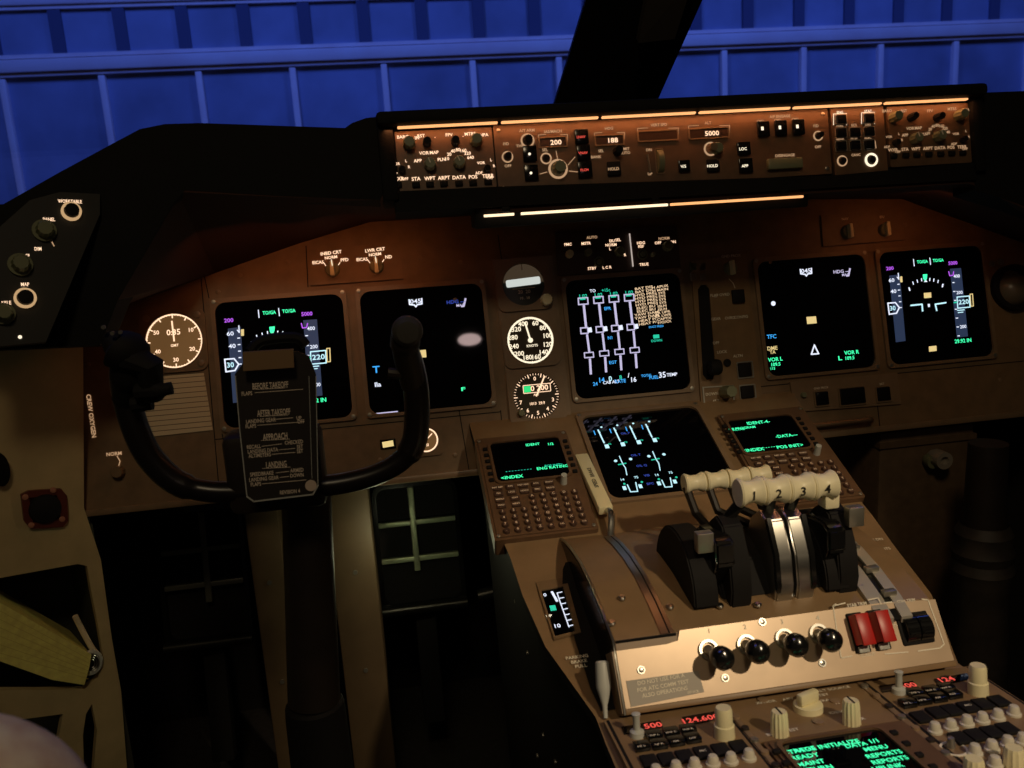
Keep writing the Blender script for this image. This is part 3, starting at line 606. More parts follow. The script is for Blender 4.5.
t = Thing('bright_strip', 'thin bright vertical strip standing above the engine display', 'strip', P, *at(P, 632, 250))
b = B(); b.tube([(*at(P, 629.5, 233.5, .008), .008), (*at(P, 633, 266.5, .008), .008)], .0011, 8); t.part('rod', b, glow('strip_lit', (.9, .75, .65), .55))  # bright vertical line built as an emissive rod
# ---- landing gear panel
gpn = Thing('landing_gear_panel', 'landing gear panel with long black lever slot right of the engine display', 'control panel', P, *at(P, 722, 330))
b = B(); b.plate([at(P, *q) for q in ((690, 262), (745, 254), (762, 405), (701, 412))], 0, .004, [[at(P, *q) for q in ((697, 290), (700, 285.5), (705, 285), (708.5, 289), (715, 372), (712, 379), (706, 380), (702, 375))]]); gpn.part('faceplate', b, TAN and mat('gear_panel_paint', (.26, .16, .075), .5, noise=.12, nscale=50))
b = B(); b.plate([at(P, *q) for q in ((694, 283), (711, 282), (719, 382), (699, 383))], .0004, .0012); gpn.part('slot_back', b, BLACK)
tri_knob(gpn, P, 730, 268.5)
for u, v, w, h in ((737.5, 296.5, .021, .022), (744, 370, .022, .022), (746.5, 392, .022, .020)): btn(gpn, P, u, v, w, h, BLACK, z=.004)
for u, v, w, h in ((744, 370, .028, .028), (746.5, 392, .028, .025)): x, y = at(P, u, v); b = B(); b.plate(rrect(x, y, w, h, .002), .004, .006, [rrect(x, y, w - .004, h - .004, .0015)]); gpn.part('button_frame', b, SATIN)
x, y = at(P, 726, 363); b = B(); b.cyl(x, y, .004, .006, .0065); gpn.part('lamp_hole', b, BLACK)
x, y = at(P, 725, 392, .004); b = B(); b.plate([at(P, *q) for q in ((701, 387), (732, 385), (734, 407), (703, 409))], .004, .006, [[at(P, *q) for q in ((702.5, 388.2), (730.8, 386.2), (732.6, 405.8), (704.4, 407.8))]]); gpn.part('placard_frame', b, SATIN)
b = B(); b.knob(x, y, .004, .0115, .03, 8); gpn.part('flap_knob', b, OLIVE)
L = Lines(gpn, P)
for tx, u, v in (('GND PROX', 731, 256), ('FLAP OVRD', 720, 295), ('UP', 716, 296), ('GEAR', 716, 319), ('OVRD', 730, 318), ('CONFIG', 741, 317), ('OFF', 716, 343), ('ALTN', 738, 356), ('DN', 714, 370), ('LOCK', 722, 352), ('DOWN', 712, 394), ('45.3', 716, 401)): L.text(tx, u, v, .0065, WPRINT, .0046)
L.line([(729, 279), (733, 283), (735, 288)], .0012, WPRINT, .0045)
L.done()
lv = Thing('gear_lever', 'dark landing gear lever at the bottom of its slot', 'lever', P, *at(P, 709, 370))
x, y = at(P, 708.5, 366); b = B(); b.box(x - .004, x + .004, y - .012, y + .004, -.0, .022, .001); lv.part('arm', b, DKMET)
b = B(); b.lathe(0, 0, [(0, -.009), (.011, -.009), (.013, -.005), (.013, .005), (.011, .009), (0, .009)], 20, M=Matrix.Translation((x, y - .004, .028)) @ Matrix.Rotation(PI / 2, 4, 'Y')); lv.part('wheel_knob', b, BLACK)
an = Thing('annunciator_block', 'dim grey four-segment annunciator above the gear slot', 'light', P, *at(P, 696, 272))
for i in range(4): x, y = at(P, 693 + (i % 2) * 9, 267 + (i // 2) * 10); b = B(); b.box(x - .006, x + .006, y - .0065, y + .0065, 0, .004, .001); an.part('segment', b, GREYP if i else OLIVE)
# ---- right lower strip with three buttons
t = Thing('button_panel', 'small panel with three black buttons below the right displays', 'control panel', P, *at(P, 850, 396))
b = B(); b.plate([at(P, *q) for q in ((789, 382), (896, 373), (900, 404), (794, 412))], 0, .004); t.part('faceplate', b, BEZEL)
for u, v, w, h in ((821.5, 398.5, .021, .021), (852, 396, .043, .026), (883, 394, .022, .022)):
    x, y = at(P, u, v, .004); b = B(); b.box(x - w / 2, x + w / 2, y - h / 2, y + h / 2, .004, .009, .001); t.part('button', b, GLOSS)
    b = B(); b.plate(rrect(x, y, w + .006, h + .006, .002), .004, .0065, [rrect(x, y, w + .002, h + .002, .0015)]); t.part('button_frame', b, BEZEL)
b = B(); b.knob(*at(P, 803, 395, .004), .004, .005, .006); t.part('small_knob', b, OLIVE)
L = Lines(t, P); L.text('GND PROX', 821, 388, .005, WPRINT, .0045); L.text('BRT', 882, 384, .005, WPRINT, .0045); L.done()
hd = Thing('panel_handle', 'worn metal grab strip at the lower edge of the panel right of the CDU', 'handle', P, *at(P, 830, 425)); 
b = B(); b.tube([(*at(P, 807, 427, .012), .004), (*at(P, 811, 426, .012), .014), (*at(P, 870, 419.5, .014), .014), (*at(P, 874, 419, .012), .004)], .0045, 10); hd.part('bar', b, mat('worn_bronze', (.30, .20, .12), .4, metal=.6))
# ---- left edge switches
t = Thing('edge_switch', 'lit rotary switch low at the left end of the panel, below the control wheel', 'switch', P, *at(P, 118, 462))
L = Lines(t, P); L.text('NORM', 114, 454, .0075, LTD, .001); L.line([(117, 456), (120, 461), (118.5, 467)], .0011, LTD, .001); L.done()
knobpart(t, P, 119, 472, .010, .012, BROWN, z=.0)
t = Thing('edge_label_strip', 'vertical lit lettering at the left end of the panel', 'label', P, *at(P, 91, 415))
L = Lines(t, P); L.text('CREW OXYGEN', 91, 416, .009, LTD, .001, rot=R(-87)); L.done()
# ---- right gauge ball at the frame edge
t = Thing('air_vent', 'grey ball air outlet at the right end of the panel', 'vent', P, *at(P, 1010, 290)); x, y = at(P, 1011, 288)
b = B(); b.ring(x, y, 0, .012, .040, .031, 30); t.part('ring', b, BLACK)
b = B(); b.lathe(x, y - .004, [(.030, .002), (.028, .012), (.020, .021), (.010, .026), (0, .027)], 26); t.part('ball', b, mat('grey_ball', (.16, .13, .09), .3))
for (u, v) in ((991, 264), (1000, 262)): x2, y2 = at(P, u, v); b = B(); b.lathe(x2, y2, [(.005, 0), (.005, .004), (0, .005)], 12); t.part('screw', b, SATIN)
#@@END
#@@PEDESTAL
prof = [(-.030, .729, .272), (-.27, .618, .257), (-.30, .611, .254), (-.365, .588, .250), (-.455, .566, .240), (-.552, .533, .207), (-.60, .535, .209), (-1.0, .565, .222)]
pd = Thing('center_pedestal', 'brown centre pedestal that slopes from the main panel down past the throttles', 'pedestal', W, 0, -.4, 0)
b = B()
rw = [[b.bm.verts.new((sx * w, y, z)) for sx in (-1, 1)] for y, z, w in prof]
for p, q in zip(rw, rw[1:]): b.bm.faces.new([p[0], q[0], q[1], p[1]])
pd.part('top_skin', b, TAN)
for sx in (-1, 1):
    b = B(); r_ = []
    for y, z, w in prof: r_.append([b.bm.verts.new((sx * w, y, z)), b.bm.verts.new((sx * w, y, z - .012)), b.bm.verts.new((sx * (w - .012), y, z - .03)), b.bm.verts.new((sx * (w - .03), y, .02))])
    for p, q in zip(r_, r_[1:]):
        for k in range(3): b.bm.faces.new([p[k], p[k + 1], q[k + 1], q[k]])
    pd.part('side_panel', b, BLACK)
for (y, z) in ((-.24, .52), (-.33, .49), (-.42, .43), (-.36, .36), (-.45, .34), (-.5, .45)):
    b = B(); b.cyl(0, 0, 0, .002, .003, seg=10, M=Matrix.Translation((-.243, y, z)) @ Matrix.Rotation(-PI / 2, 4, 'Y')); pd.part('screw', b, SATIN)
hump = [(-.272, .617), (-.300, .624), (-.34, .630), (-.39, .633), (-.44, .630), (-.49, .620), (-.535, .606)]
b = B(); b.prism_x(hump + [(-.545, .59), (-.545, .52), (-.272, .55)], -.180, .182, .0015); pd.part('quadrant_cover', b, TAN)
b = B()
lp = [(-.325, .606, -.186), (-.335, .602, -.192), (-.365, .589, -.200), (-.455, .567, -.205), (-.52, .546, -.204), (-.548, .5355, -.200)]
for p, q in zip(lp, lp[1:]): b.quad((p[2], p[0], p[1] + .0012), (-.18, p[0], p[1] + .0012), (-.18, q[0], q[1] + .0012), (q[2], q[0], q[1] + .0012))
pd.part('slot_shade_strip', b, BLACK)  # black strip paints in the dark depth of the slot
b = B(); b.prism_x([(y, z - .0025) for y, z in hump] + [(-.545, .59), (-.573, .55), (-.545, .50), (-.272, .55)], -.1822, -.1798); pd.part('slot_wall', b, GLOSS)
b = B(); b.tube([V((-.1805, y, z + .001)) for y, z in hump] + [V((-.1815, -.548, .592)), V((-.182, -.578, .548))], .0016, 6); pd.part('edge_trim', b, STEEL)
def on_hump(x, hp=hump): return [V((x, y, z + .0012)) for y, z in hp]
b = B()
hx = [(-.118, p[0], p[1]) for p in hump]
for x0_, x1_ in ((-.128, -.120), (-.118, -.114)):
    for p, q in zip(hump[1:], hump[2:]): b.quad((x0_, p[0], p[1] + .0018), (x1_, p[0], p[1] + .0018), (x1_, q[0], q[1] + .0018), (x0_, q[0], q[1] + .0018))
pd.part('rail_strip', b, STEEL, 'polished steel strip curving over the left of the quadrant')
b = B()
for p, q in zip(hump[1:], hump[2:]): b.quad((-.120, p[0], p[1] + .0014), (-.118, p[0], p[1] + .0014), (-.118, q[0], q[1] + .0014), (-.120, q[0], q[1] + .0014))
b.box(-.178, -.112, -.5362, -.5345, .602, .6068); pd.part('seam', b, BLACK)
# left labels plate
Hf = frame((0, -.49, .6212), (0, .095, .024)); Hb = frame((0, -.40, .6335), (0, .10, -.003)); Q = frame((0, -.455, .5665), (0, .09, .022))
Q2 = frame((0, -.552, .5335), (0, .097, .033))
L = Lines(pd, Hf)
for i, tx in enumerate(('SPEED BRAKE', 'LEVER ARM', 'DN')): L.text(tx, 620, 569 + i * 4, .0062, WPRINT, .003)
L.text('FLIGHT', 643, 627, .0055, WPRINT, .002); L.text('DETENT', 643, 631, .0055, WPRINT, .002); L.done()
for u, v in ((670, 606), (720, 605), (612, 622), (622, 597), (758, 604), (791, 594), (860, 585), (700, 573)):
    x, y = at(Hf, u, v, .002); b = B(); b.lathe(x, y, [(.0042, 0), (.0042, .002), (.003, .0034), (0, .0034)], 12); me = b.mesh('screw', STEEL); o = bpy.data.objects.new('screw', me); me.transform(pd.off @ Hf); COL.objects.link(o); o.parent = pd.o
L = Lines(pd, Q)
class _L: pass
for i, tx in enumerate(('PARKING', 'BRAKE', 'PULL')):
    x, y = at(Q2, 577 + i * 2, 657 + i * 4.5, .003); b = L.b(WPRINT); b.text(tx, x, y, .0062, .003, M=Q.inverted() @ Q2)
for m, b in L.d.values(): b.bm.transform(Q); me_b = pd.part('lettering', b, m)
# right trim side strip
Rq = frame((0, -.41, .577), (0, .09, .024))
b = B()
Lr = Lines(pd, Rq)
for tx, u, v in (('NOSE DN', 873, 540), ('0  5', 884, 558), ('APL', 896, 573), ('UP 10', 908, 592), ('UNITS', 884, 549)): Lr.text(tx, u, v, .0065, WPRINT, .004)
for m, b in Lr.d.values(): b.bm.transform(Rq); pd.part('lettering', b, m)
# steel flap quadrant on the right
fq = Thing('flap_quadrant', 'curved polished steel track on the right of the throttle quadrant', 'track', W, .14, -.45, .6)
hh_ = [(-.330, .634), (-.37, .640), (-.41, .640), (-.45, .636), (-.49, .626), (-.53, .611), (-.552, .598)]
b = B()
for x0_, x1_ in ((.110, .128), (.137, .150)):
    r_ = [[b.bm.verts.new((x, y, z + dz_)) for x, dz_ in ((x0_, -.006), (x0_, .001), (x1_, .001), (x1_, -.006))] for y, z in hh_]
    for p, q in zip(r_, r_[1:]):
        for k in range(3): b.bm.faces.new([p[k], p[k + 1], q[k + 1], q[k]])
    b.bm.faces.new(r_[-1]); b.bm.faces.new(r_[0][::-1])
fq.part('track', b, mat('track_metal', (.62, .58, .50), .5, metal=.55))
b = B()
for p, q in zip(hh_, hh_[1:]): b.quad((.128, p[0], p[1] - .002), (.137, p[0], p[1] - .002), (.137, q[0], q[1] - .002), (.128, q[0], q[1] - .002))
fq.part('track_floor', b, DKMET)
for y, z in ((-.40, .641), (-.45, .637), (-.49, .627), (-.525, .614)): b = B(); b.box(.130, .146, y - .004, y + .004, z - .003, z + .004, .001); fq.part('detent_block', b, SATIN)

# ---- fuel control plate
fp = Thing('fuel_switch_plate', 'shiny tan aft face of the quadrant holding the fuel switches', 'control panel', T)
yb = -.034; yt = .031
b = B(); b.plate([(-.182, yb), (.186, yb), (.186, yt), (.122, yt + .004), (.118, yt + .004), (-.108, yt + .004), (-.112, yt - .006), (-.125, yt - .008), (-.182, yt - .008)], -.012, .003); fp.part('faceplate', b, PLATE)
b = B(); b.box(-.184, .188, yb - .006, yb, -.03, .003, .001); b.box(-.1845, -.1825, yb - .004, yt - .008, -.03, .0035); fp.part('lower_edge', b, TAN)
b = B(); x0, y0 = at(T, 620, 680, .003); x1, y1 = at(T, 702, 693, .003)
b.plate([at(T, *q, .003) for q in ((626, 681), (698, 671), (704, 692), (631, 707))], .003, .0038); fp.part('warning_placard', b, mat('pale_grey_placard', (.42, .38, .32), .5), 'grey warning placard')
L = Lines(fp, T)
for i, (tx, u, v) in enumerate((('DO NOT USE FOR A', 661, 679.5), ('FOR ATC COMM TEST', 663, 686), ('ALSO OPERATIONS', 665, 692))): L.text(tx, u, v, .0056, WPRINT, .0042, rot=.03)
L.text('SERVICE', 693, 692, .0034, WPRINT, .0042)
for i, (u, v) in enumerate(((709, 629), (745, 625), (782, 620), (818, 616))): L.text(str(i + 1), u, v + 2, .007, WPRINT, .0034)
def lt(pts, w=.0013): L.line(pts, w, mat_w, .0034)
mat_w = WPRINT
lt([(836, 604), (833, 606), (841, 658), (852, 656)]); lt([(833, 606), (845, 603)]); lt([(868, 600), (878, 598), (881, 604)]); lt([(884, 603), (892, 602)]); lt([(922, 599), (928, 600), (944, 644), (940, 648), (918, 651)]); lt([(908, 652), (885, 654)])
L.text('STAB TRIM', 857, 604.5, .0048, mat_w, .0034); L.text('CUTOUT', 868, 655, .0040, mat_w, .0034); L.text('STAB TRIM', 906, 601, .0045, mat_w, .0034); L.text('ALTN', 894, 626, .0045, mat_w, .0034)
L.done()
for u, v in ((641, 670), (762, 622), (725, 678), (822, 663)): x, y = at(T, u, v, .003); b = B(); b.ring(x, y, .003, .0045, .0042, .0028, 18); b.lathe(x, y, [(.0026, .003), (.0026, .0042), (0, .0048)], 12); fp.part('fastener', b, STEEL)
nm = ['leftmost', 'second from left', 'third from left', 'rightmost']
for i, (u0, v0, u1, v1) in enumerate(((708, 650, 722, 658), (746, 645, 757.5, 651.5), (784, 639, 796, 645), (818, 634, 830, 640))):
    x, y = at(T, u0, v0, .003); t = Thing('fuel_control_switch', nm[i] + ' of the four black fuel control knobs on the tan plate', 'switch', T, x, y, .003, group='fuel control switches')
    x1_, y1_ = at(T, u1, v1, .034)
    b = B(); b.ring(x, y, .003, .007, .0105, .0078, 24); t.part('collar', b, STEEL)
    d = V((x1_, y1_, .034)) - V((x, y, .003)); M_ = Matrix.Translation((x, y, .003)) @ d.to_track_quat('Z', 'Y').to_matrix().to_4x4()
    b = B(); b.cyl(0, 0, 0, d.length, .0055, .0048, M=M_); t.part('shaft', b, SATIN)
    l = d.length; b = B(); b.lathe(0, 0, [(.007, l - .014), (.0095, l - .011), (.0120, l - .003), (.0118, l + .005), (.009, l + .010), (.004, l + .0125), (0, l + .013)], 22, M=M_); t.part('knob', b, GLOSS)
def guarded(i, u, v, lb):
    x, y = at(T, u, v, .003); t = Thing('guarded_switch', lb, 'switch', T, x, y, .003, group='red guarded cutout switches')
    b = B(); b.box(x - .0085, x + .0085, y - .024, y + .018, .003, .006, .001); t.part('base', b, BLACK)
    Mg = Matrix.Translation((x, y + .015, .006)) @ Matrix.Rotation(R(-2), 4, 'X')
    b = B(); b.box(-.0075, .0075, -.033, 0, .013, .0165, .0012, M=Mg); b.box(-.0075, -.0058, -.031, 0, .0, .015, M=Mg); b.box(.0058, .0075, -.031, 0, .0, .015, M=Mg); t.part('guard', b, RED)
    b = B(); b.box(x - .006, x + .006, y - .024, y - .017, .005, .008, .001); t.part('tip', b, GREYK)
guarded(0, 857, 630, 'left one of the two red guarded cutout switches on the tan plate'); guarded(1, 877, 627, 'right one of the two red guarded cutout switches on the tan plate')
x, y = at(T, 915, 628, .003); t = Thing('trim_rocker', 'black ribbed trim rocker pair at the right end of the tan plate', 'switch', T, x, y, .003)
b = B(); b.box(x - .019, x + .018, y - .017, y + .0165, .002, .005, .002); t.part('housing', b, BLACK)
for sx in (-1, 1):
    b = B(); M_ = Matrix.Translation((x + sx * .008 + .001, y, -.002)) @ Matrix.Rotation(PI / 2, 4, 'Y'); b.lathe(0, 0, [(0, -.0072), (.0155, -.0072), (.0155, .0072), (0, .0072)], 30, M=M_)
    for k in (-1, 0, 1): b.box(x + sx * .008 - .005, x + sx * .008 + .007, y + k * .006 - .0008, y + k * .006 + .0008, .0125, .0148 - abs(k) * .001)
    t.part('rocker', b, GLOSS)

# ---- forward pedestal: lower display and the two keypads
C2 = C
t = display(0, -.056, 'lower system display sunk into the pedestal between the two keypads', C, .205, .190)
L = Sym(t, C)
def lc(x, y): return (460 + x / 4.267, 400 + y / 4.267)
def lnL(pts, w, m): L.line([lc(*q) for q in pts], w, m, Z)
for i in range(4):
    x0 = 597 + i * 68; y0 = 128 - i * 8
    lnL([(x0 - 8, y0), (x0 + 18, y0 + 55)], .0022, ICE); lnL([(x0 - 26, y0 + 4), (x0 - 20, y0 + 20)], .0015, CYN); L.blk(*lc(x0 + 30, y0 + 70 - i * 1), .0062, .0085, ICE, Z); L.text('70', *lc(x0 + 42, y0 + 60), .005, TEAL, Z); L.dot(*lc(x0 + 6, y0 - 12), .0018, ICE, Z); L.dot(*lc(x0 - 2, y0 + 10), .0016, ICE, Z)
for x0, y0 in ((680, 240), (822, 220)):
    lnL([(x0, y0), (x0 + 14, y0 + 32), (x0 + 26, y0 + 50), (x0 + 32, y0 + 80)], .0014, ICE); lnL([(x0 - 4, y0 + 36), (x0 + 28, y0 + 30)], .0018, TEAL)
    for dx, dy in ((-16, 20), (48, 12)): L.dot(*lc(x0 + dx, y0 + dy), .0026, ICE, Z)
for x0, y0 in ((710, 372), (857, 352)):
    lnL([(x0 + 4, y0 - 10), (x0 + 18, y0 + 20), (x0 + 48, y0 + 18), (x0 + 40, y0 - 20)], .0016, ICE)
    for dx, dy in ((-8, 4), (60, -4)): L.blk(*lc(x0 + dx, y0 + dy), .0050, .0075, ICE, Z); L.dot(*lc(x0 + dx * 1.1, y0 + dy - 18), .0018, TEAL, Z)
    L.text('14', *lc(x0 - 18, y0 - 32), .0065, ICE, Z); L.text('75', *lc(x0 + 42, y0 - 42), .0065, ICE, Z)
for tx, x, y in (('OIL P', 705, 142), ('OIL T', 750, 235), ('OIL Q', 775, 280), ('VIB', 797, 322), ('BPC', 812, 357)): L.text(tx, *lc(x, y), .0062, NAVY, Z)
L.done()
keys = [['INIT REF', 'RTE', 'DEP ARR', 'ATC', 'VNAV'], ['FIX', 'LEGS', 'HOLD', 'FMC', 'PROG'], ['MENU', 'NAV'], ['PREV', 'NEXT']]
alpha = 'ABCDEFGHIJKLMNOPQRSTUVWXYZ'; num = ['1', '2', '3', '4', '5', '6', '7', '8', '9', '.', '0', '+']
def cdu(F, cx, ytop, scr_px, label, lines, h=.212, wd=.143, group='keypad computer units', zz=.010, nkey=True):
    t = Thing('control_display_unit', label, 'keypad', F, cx, ytop - h / 2, group=group)
    b = B(); b.plate(rrect(cx, ytop - h / 2, wd, h, .004), -.02, zz - .002); b.plate(rrect(cx, ytop - h / 2, wd - .008, h - .008, .003), zz - .002, zz); t.part('faceplate', b, CDUM)
    q = [at(F, *p_, zz) for p_ in scr_px]
    gx = sum(p_[0] for p_ in q) / 4; gy = sum(p_[1] for p_ in q) / 4
    w_ = (q[1][0] - q[0][0] + q[2][0] - q[3][0]) / 2; h_ = (q[0][1] + q[1][1] - q[2][1] - q[3][1]) / 2
    b = B(); b.plate(rrect(gx, gy, w_ + .008, h_ + .008, .010), zz, zz + .003, [rrect(gx, gy, w_, h_, .008)]); t.part('screen_frame', b, CDUM)
    b = B(); b.plate(rrect(gx, gy, w_ + .001, h_ + .001, .008), zz, zz + .0007); t.part('screen', b, SCREEN)
    for sx in (-1, 1):
        for k in range(6): yy = gy + h_ / 2 - .012 - k * (h_ - .018) / 5; b = B(); b.box(gx + sx * (w_ / 2 + .0085) - .0035, gx + sx * (w_ / 2 + .0085) + .0035, yy - .0028, yy + .0028, zz, zz + .0035, .0008); t.part('line_key', b, BLACK)
    L = Sym(t, F)
    for tx, u, v, s_, m in lines: L.text(tx, u, v, s_, m, zz + .0012) if tx[0] != '#' else L.line([tuple(p_) for p_ in u], s_, m, zz + .0012)
    L.done()
    L = B(); y0 = gy - h_ / 2 - .012; step = min(.0133, (y0 - (ytop - h) - .012) / 7); x0 = cx - wd / 2 + .018; cs = (wd - .036) / 7
    if not nkey: L.bm.free(); return t, gx, gy, w_, h_
    KM = mats['key']
    for r in range(8):
        y = y0 - r * step
        if r < 2:
            for k in range(5): x = x0 + k * cs * 1.22; b = B(); b.box(x - .0065, x + .0065, y - .0042, y + .0042, zz, zz + .003, .0008); t.part('key', b, KM); L.text(keys[r][k], x, y, .0042, zz + .0034)
        else:
            for k in range(8):
                x = x0 + k * cs
                if r < 4 and k < 3:
                    if k == 2: continue
                    x = x0 + k * cs * 1.4; b = B(); b.box(x - .0065, x + .0065, y - .0042, y + .0042, zz, zz + .003, .0008); t.part('key', b, KM); L.text(keys[r][k], x, y, .0042, zz + .0034); continue
                if k < 3: s_ = num[(r - 4) * 3 + k]; b = B(); b.cyl(x, y, zz, zz + .0035, .0050, .0042, 14)
                else:
                    i_ = (r - 2) * 5 + k - 3; s_ = alpha[i_] if i_ < 26 else ('SP', 'DEL', '/', 'CLR')[i_ - 26]; b = B(); b.cyl(x, y, zz, zz + .0035, .0052, .0044, 14)
                t.part('key', b, KM); L.text(s_, x, y, .0058 if len(s_) == 1 else .0035, zz + .0039)
    t.part('key_legends', L, mats['keytext'])
    x = x0 + 5.15 * cs * 1.22; b = B(); b.cyl(x, y0 - .002, zz, zz + .016, .0052, .0042, 14); t.part('brightness_knob', b, GREYK)
    screws(t, [(cx - wd / 2 + .006, ytop - .008), (cx + wd / 2 - .006, ytop - .008), (cx - wd / 2 + .006, ytop - h + .006), (cx + wd / 2 - .006, ytop - h + .006)], z=zz)
    return t, gx, gy, w_, h_
mats = {'key': mat('cdu_key', (.075, .04, .028), .4), 'keytext': mat('key_legend', (.80, .62, .42), .6, emit=(1, .6, .35), es=.12)}
def cl(x, y): return (460 + x / 4.267, 400 + y / 4.267)
def cr(x, y): return (660 + x / 4.267, 400 + y / 4.267)
cdu(C, -.1985, .004, [(489, 444.5), (558, 437.5), (570.5, 476.5), (498.5, 482)], 'left keypad computer with green text, beside the lower display', [
    ('IDENT', *cl(310, 190), .0075, GRN2), ('1/2', *cl(386, 188), .0075, GRN2), ('ENG RATING', *cl(395, 287), .0080, GRN2), ('<INDEX', *cl(222, 329), .0090, GRN2), ('#l', [at(C, *cl(168, 304), .011), at(C, *cl(438, 281), .011)], 0, .0016, GRN)][:4] + [('- - - - - - - - -', *cl(250, 299), .0075, TEAL), ('POS INIT>', *cl(400, 278), .0060, TEAL)])
cdu(C, .1905, .004, [(727, 422), (789, 415), (813, 448), (745.5, 454.5)], 'right keypad computer with green text, partly behind the thrust lever grips', [
    ('IDENT-4-', *cr(420, 96), .0095, GRN2), ('OP PROGRAM', *cr(350, 120), .0070, GRN2), ('ACTIVE', *cr(335, 126), .0060, GRN2), ('-DATA---', *cr(540, 152), .0090, GRN2), ('<INDEX', *cr(398, 213), .0095, GRN2), ('POS INIT>', *cr(555, 197), .0095, GRN2), ('- - - - - - - - - -', *cr(470, 200), .0070, GRN2)])
# speed brake lever
sb = Thing('speedbrake_lever', 'long flat beige lever lying between the left keypad and lower display', 'lever', W, -.12, -.3, .61)
a0 = onY(581, 457, -.125); a1 = onY(606, 511, -.258); ax = (a1 - a0).normalized(); up_ = V((0, .42, .907)); sd = ax.cross(up_).normalized(); up_ = sd.cross(ax)
Mb = Matrix((sd, ax, up_)).transposed().to_4x4(); Mb.translation = (a0 + a1) / 2; ll = (a1 - a0).length / 2
b = B(); b.box(-.0105, .0105, -ll, ll, -.007, .007, .003, M=Mb); sb.part('handle', b, CREAM)
b = B(); b.text('SPEED', 0, .012, .008, .0075, rot=R(-90), M=Mb); b.text('BRAKE', -.001, -.016, .008, .0075, rot=R(-90), M=Mb); sb.part('lettering', b, INK)
b = B(); b.tube(smooth_path([a1 - V((0, -.01, 0)), a1 + V((.004, -.012, 0)), onY(611, 530, -.285), onY(610, 545, -.298), onY(608, 556, -.30)]), .0045, 10); sb.part('stem', b, STEEL)
# parking brake / white tapered handle
pk = Thing('parking_brake_handle', 'pale grey tapered handle standing in the slot left of the tan plate', 'handle', W, *onY(604, 705, -.555))
b = B(); p_, q_ = onY(602, 662, -.53), onY(605, 708, -.555); d = q_ - p_; Mh = Matrix.Translation(p_) @ d.to_track_quat('Z', 'Y').to_matrix().to_4x4(); l = d.length
b.lathe(0, 0, [(0, -.001), (.006, -.001), (.0075, .001), (.0082, l * .55), (.006, l * .72), (.0028, l * .95), (.0022, l + .01), (0, l + .01)], 18, M=Mh); pk.part('grip', b, GREYK)
# stab trim indicator
ti = Thing('trim_indicator', 'small vertical scale indicator on the left flank of the pedestal', 'indicator', Q, *at(Q, 557, 611))
qq = [(541, 590), (563, 586), (575, 631), (555, 636)]
b = B(); b.plate([at(Q, u, v) for u, v in ((536, 584), (566, 579), (581, 634), (554, 641))], .0, .003, [[at(Q, *q, .003) for q in qq]]); ti.part('frame', b, BROWN)
b = B(); b.plate([at(Q, *q, .003) for q in qq], .0, .0012); ti.part('window', b, SCREEN)
L = Lines(ti, Q)
for k in range(7): f = k / 6; L.line([(557 + 12 * f, 593 + 33 * f), (562 + 11 * f, 592 + 33 * f)], .0012, WHT, .0018)
L.line([(557, 593), (569, 627)], .0012, WHT, .0018); L.blk(553, 608, .007, .009, TEAL, .0018); L.text('0', 545, 595, .008, WHT, .0018); L.text('10', 557, 626, .009, WHT, .0018); L.text('UP', 549, 616, .006, LTB, .0018); L.line([(552, 592), (557, 601)], .003, WHT, .0018); L.done()
L = Lines(ti, Q); L.done()

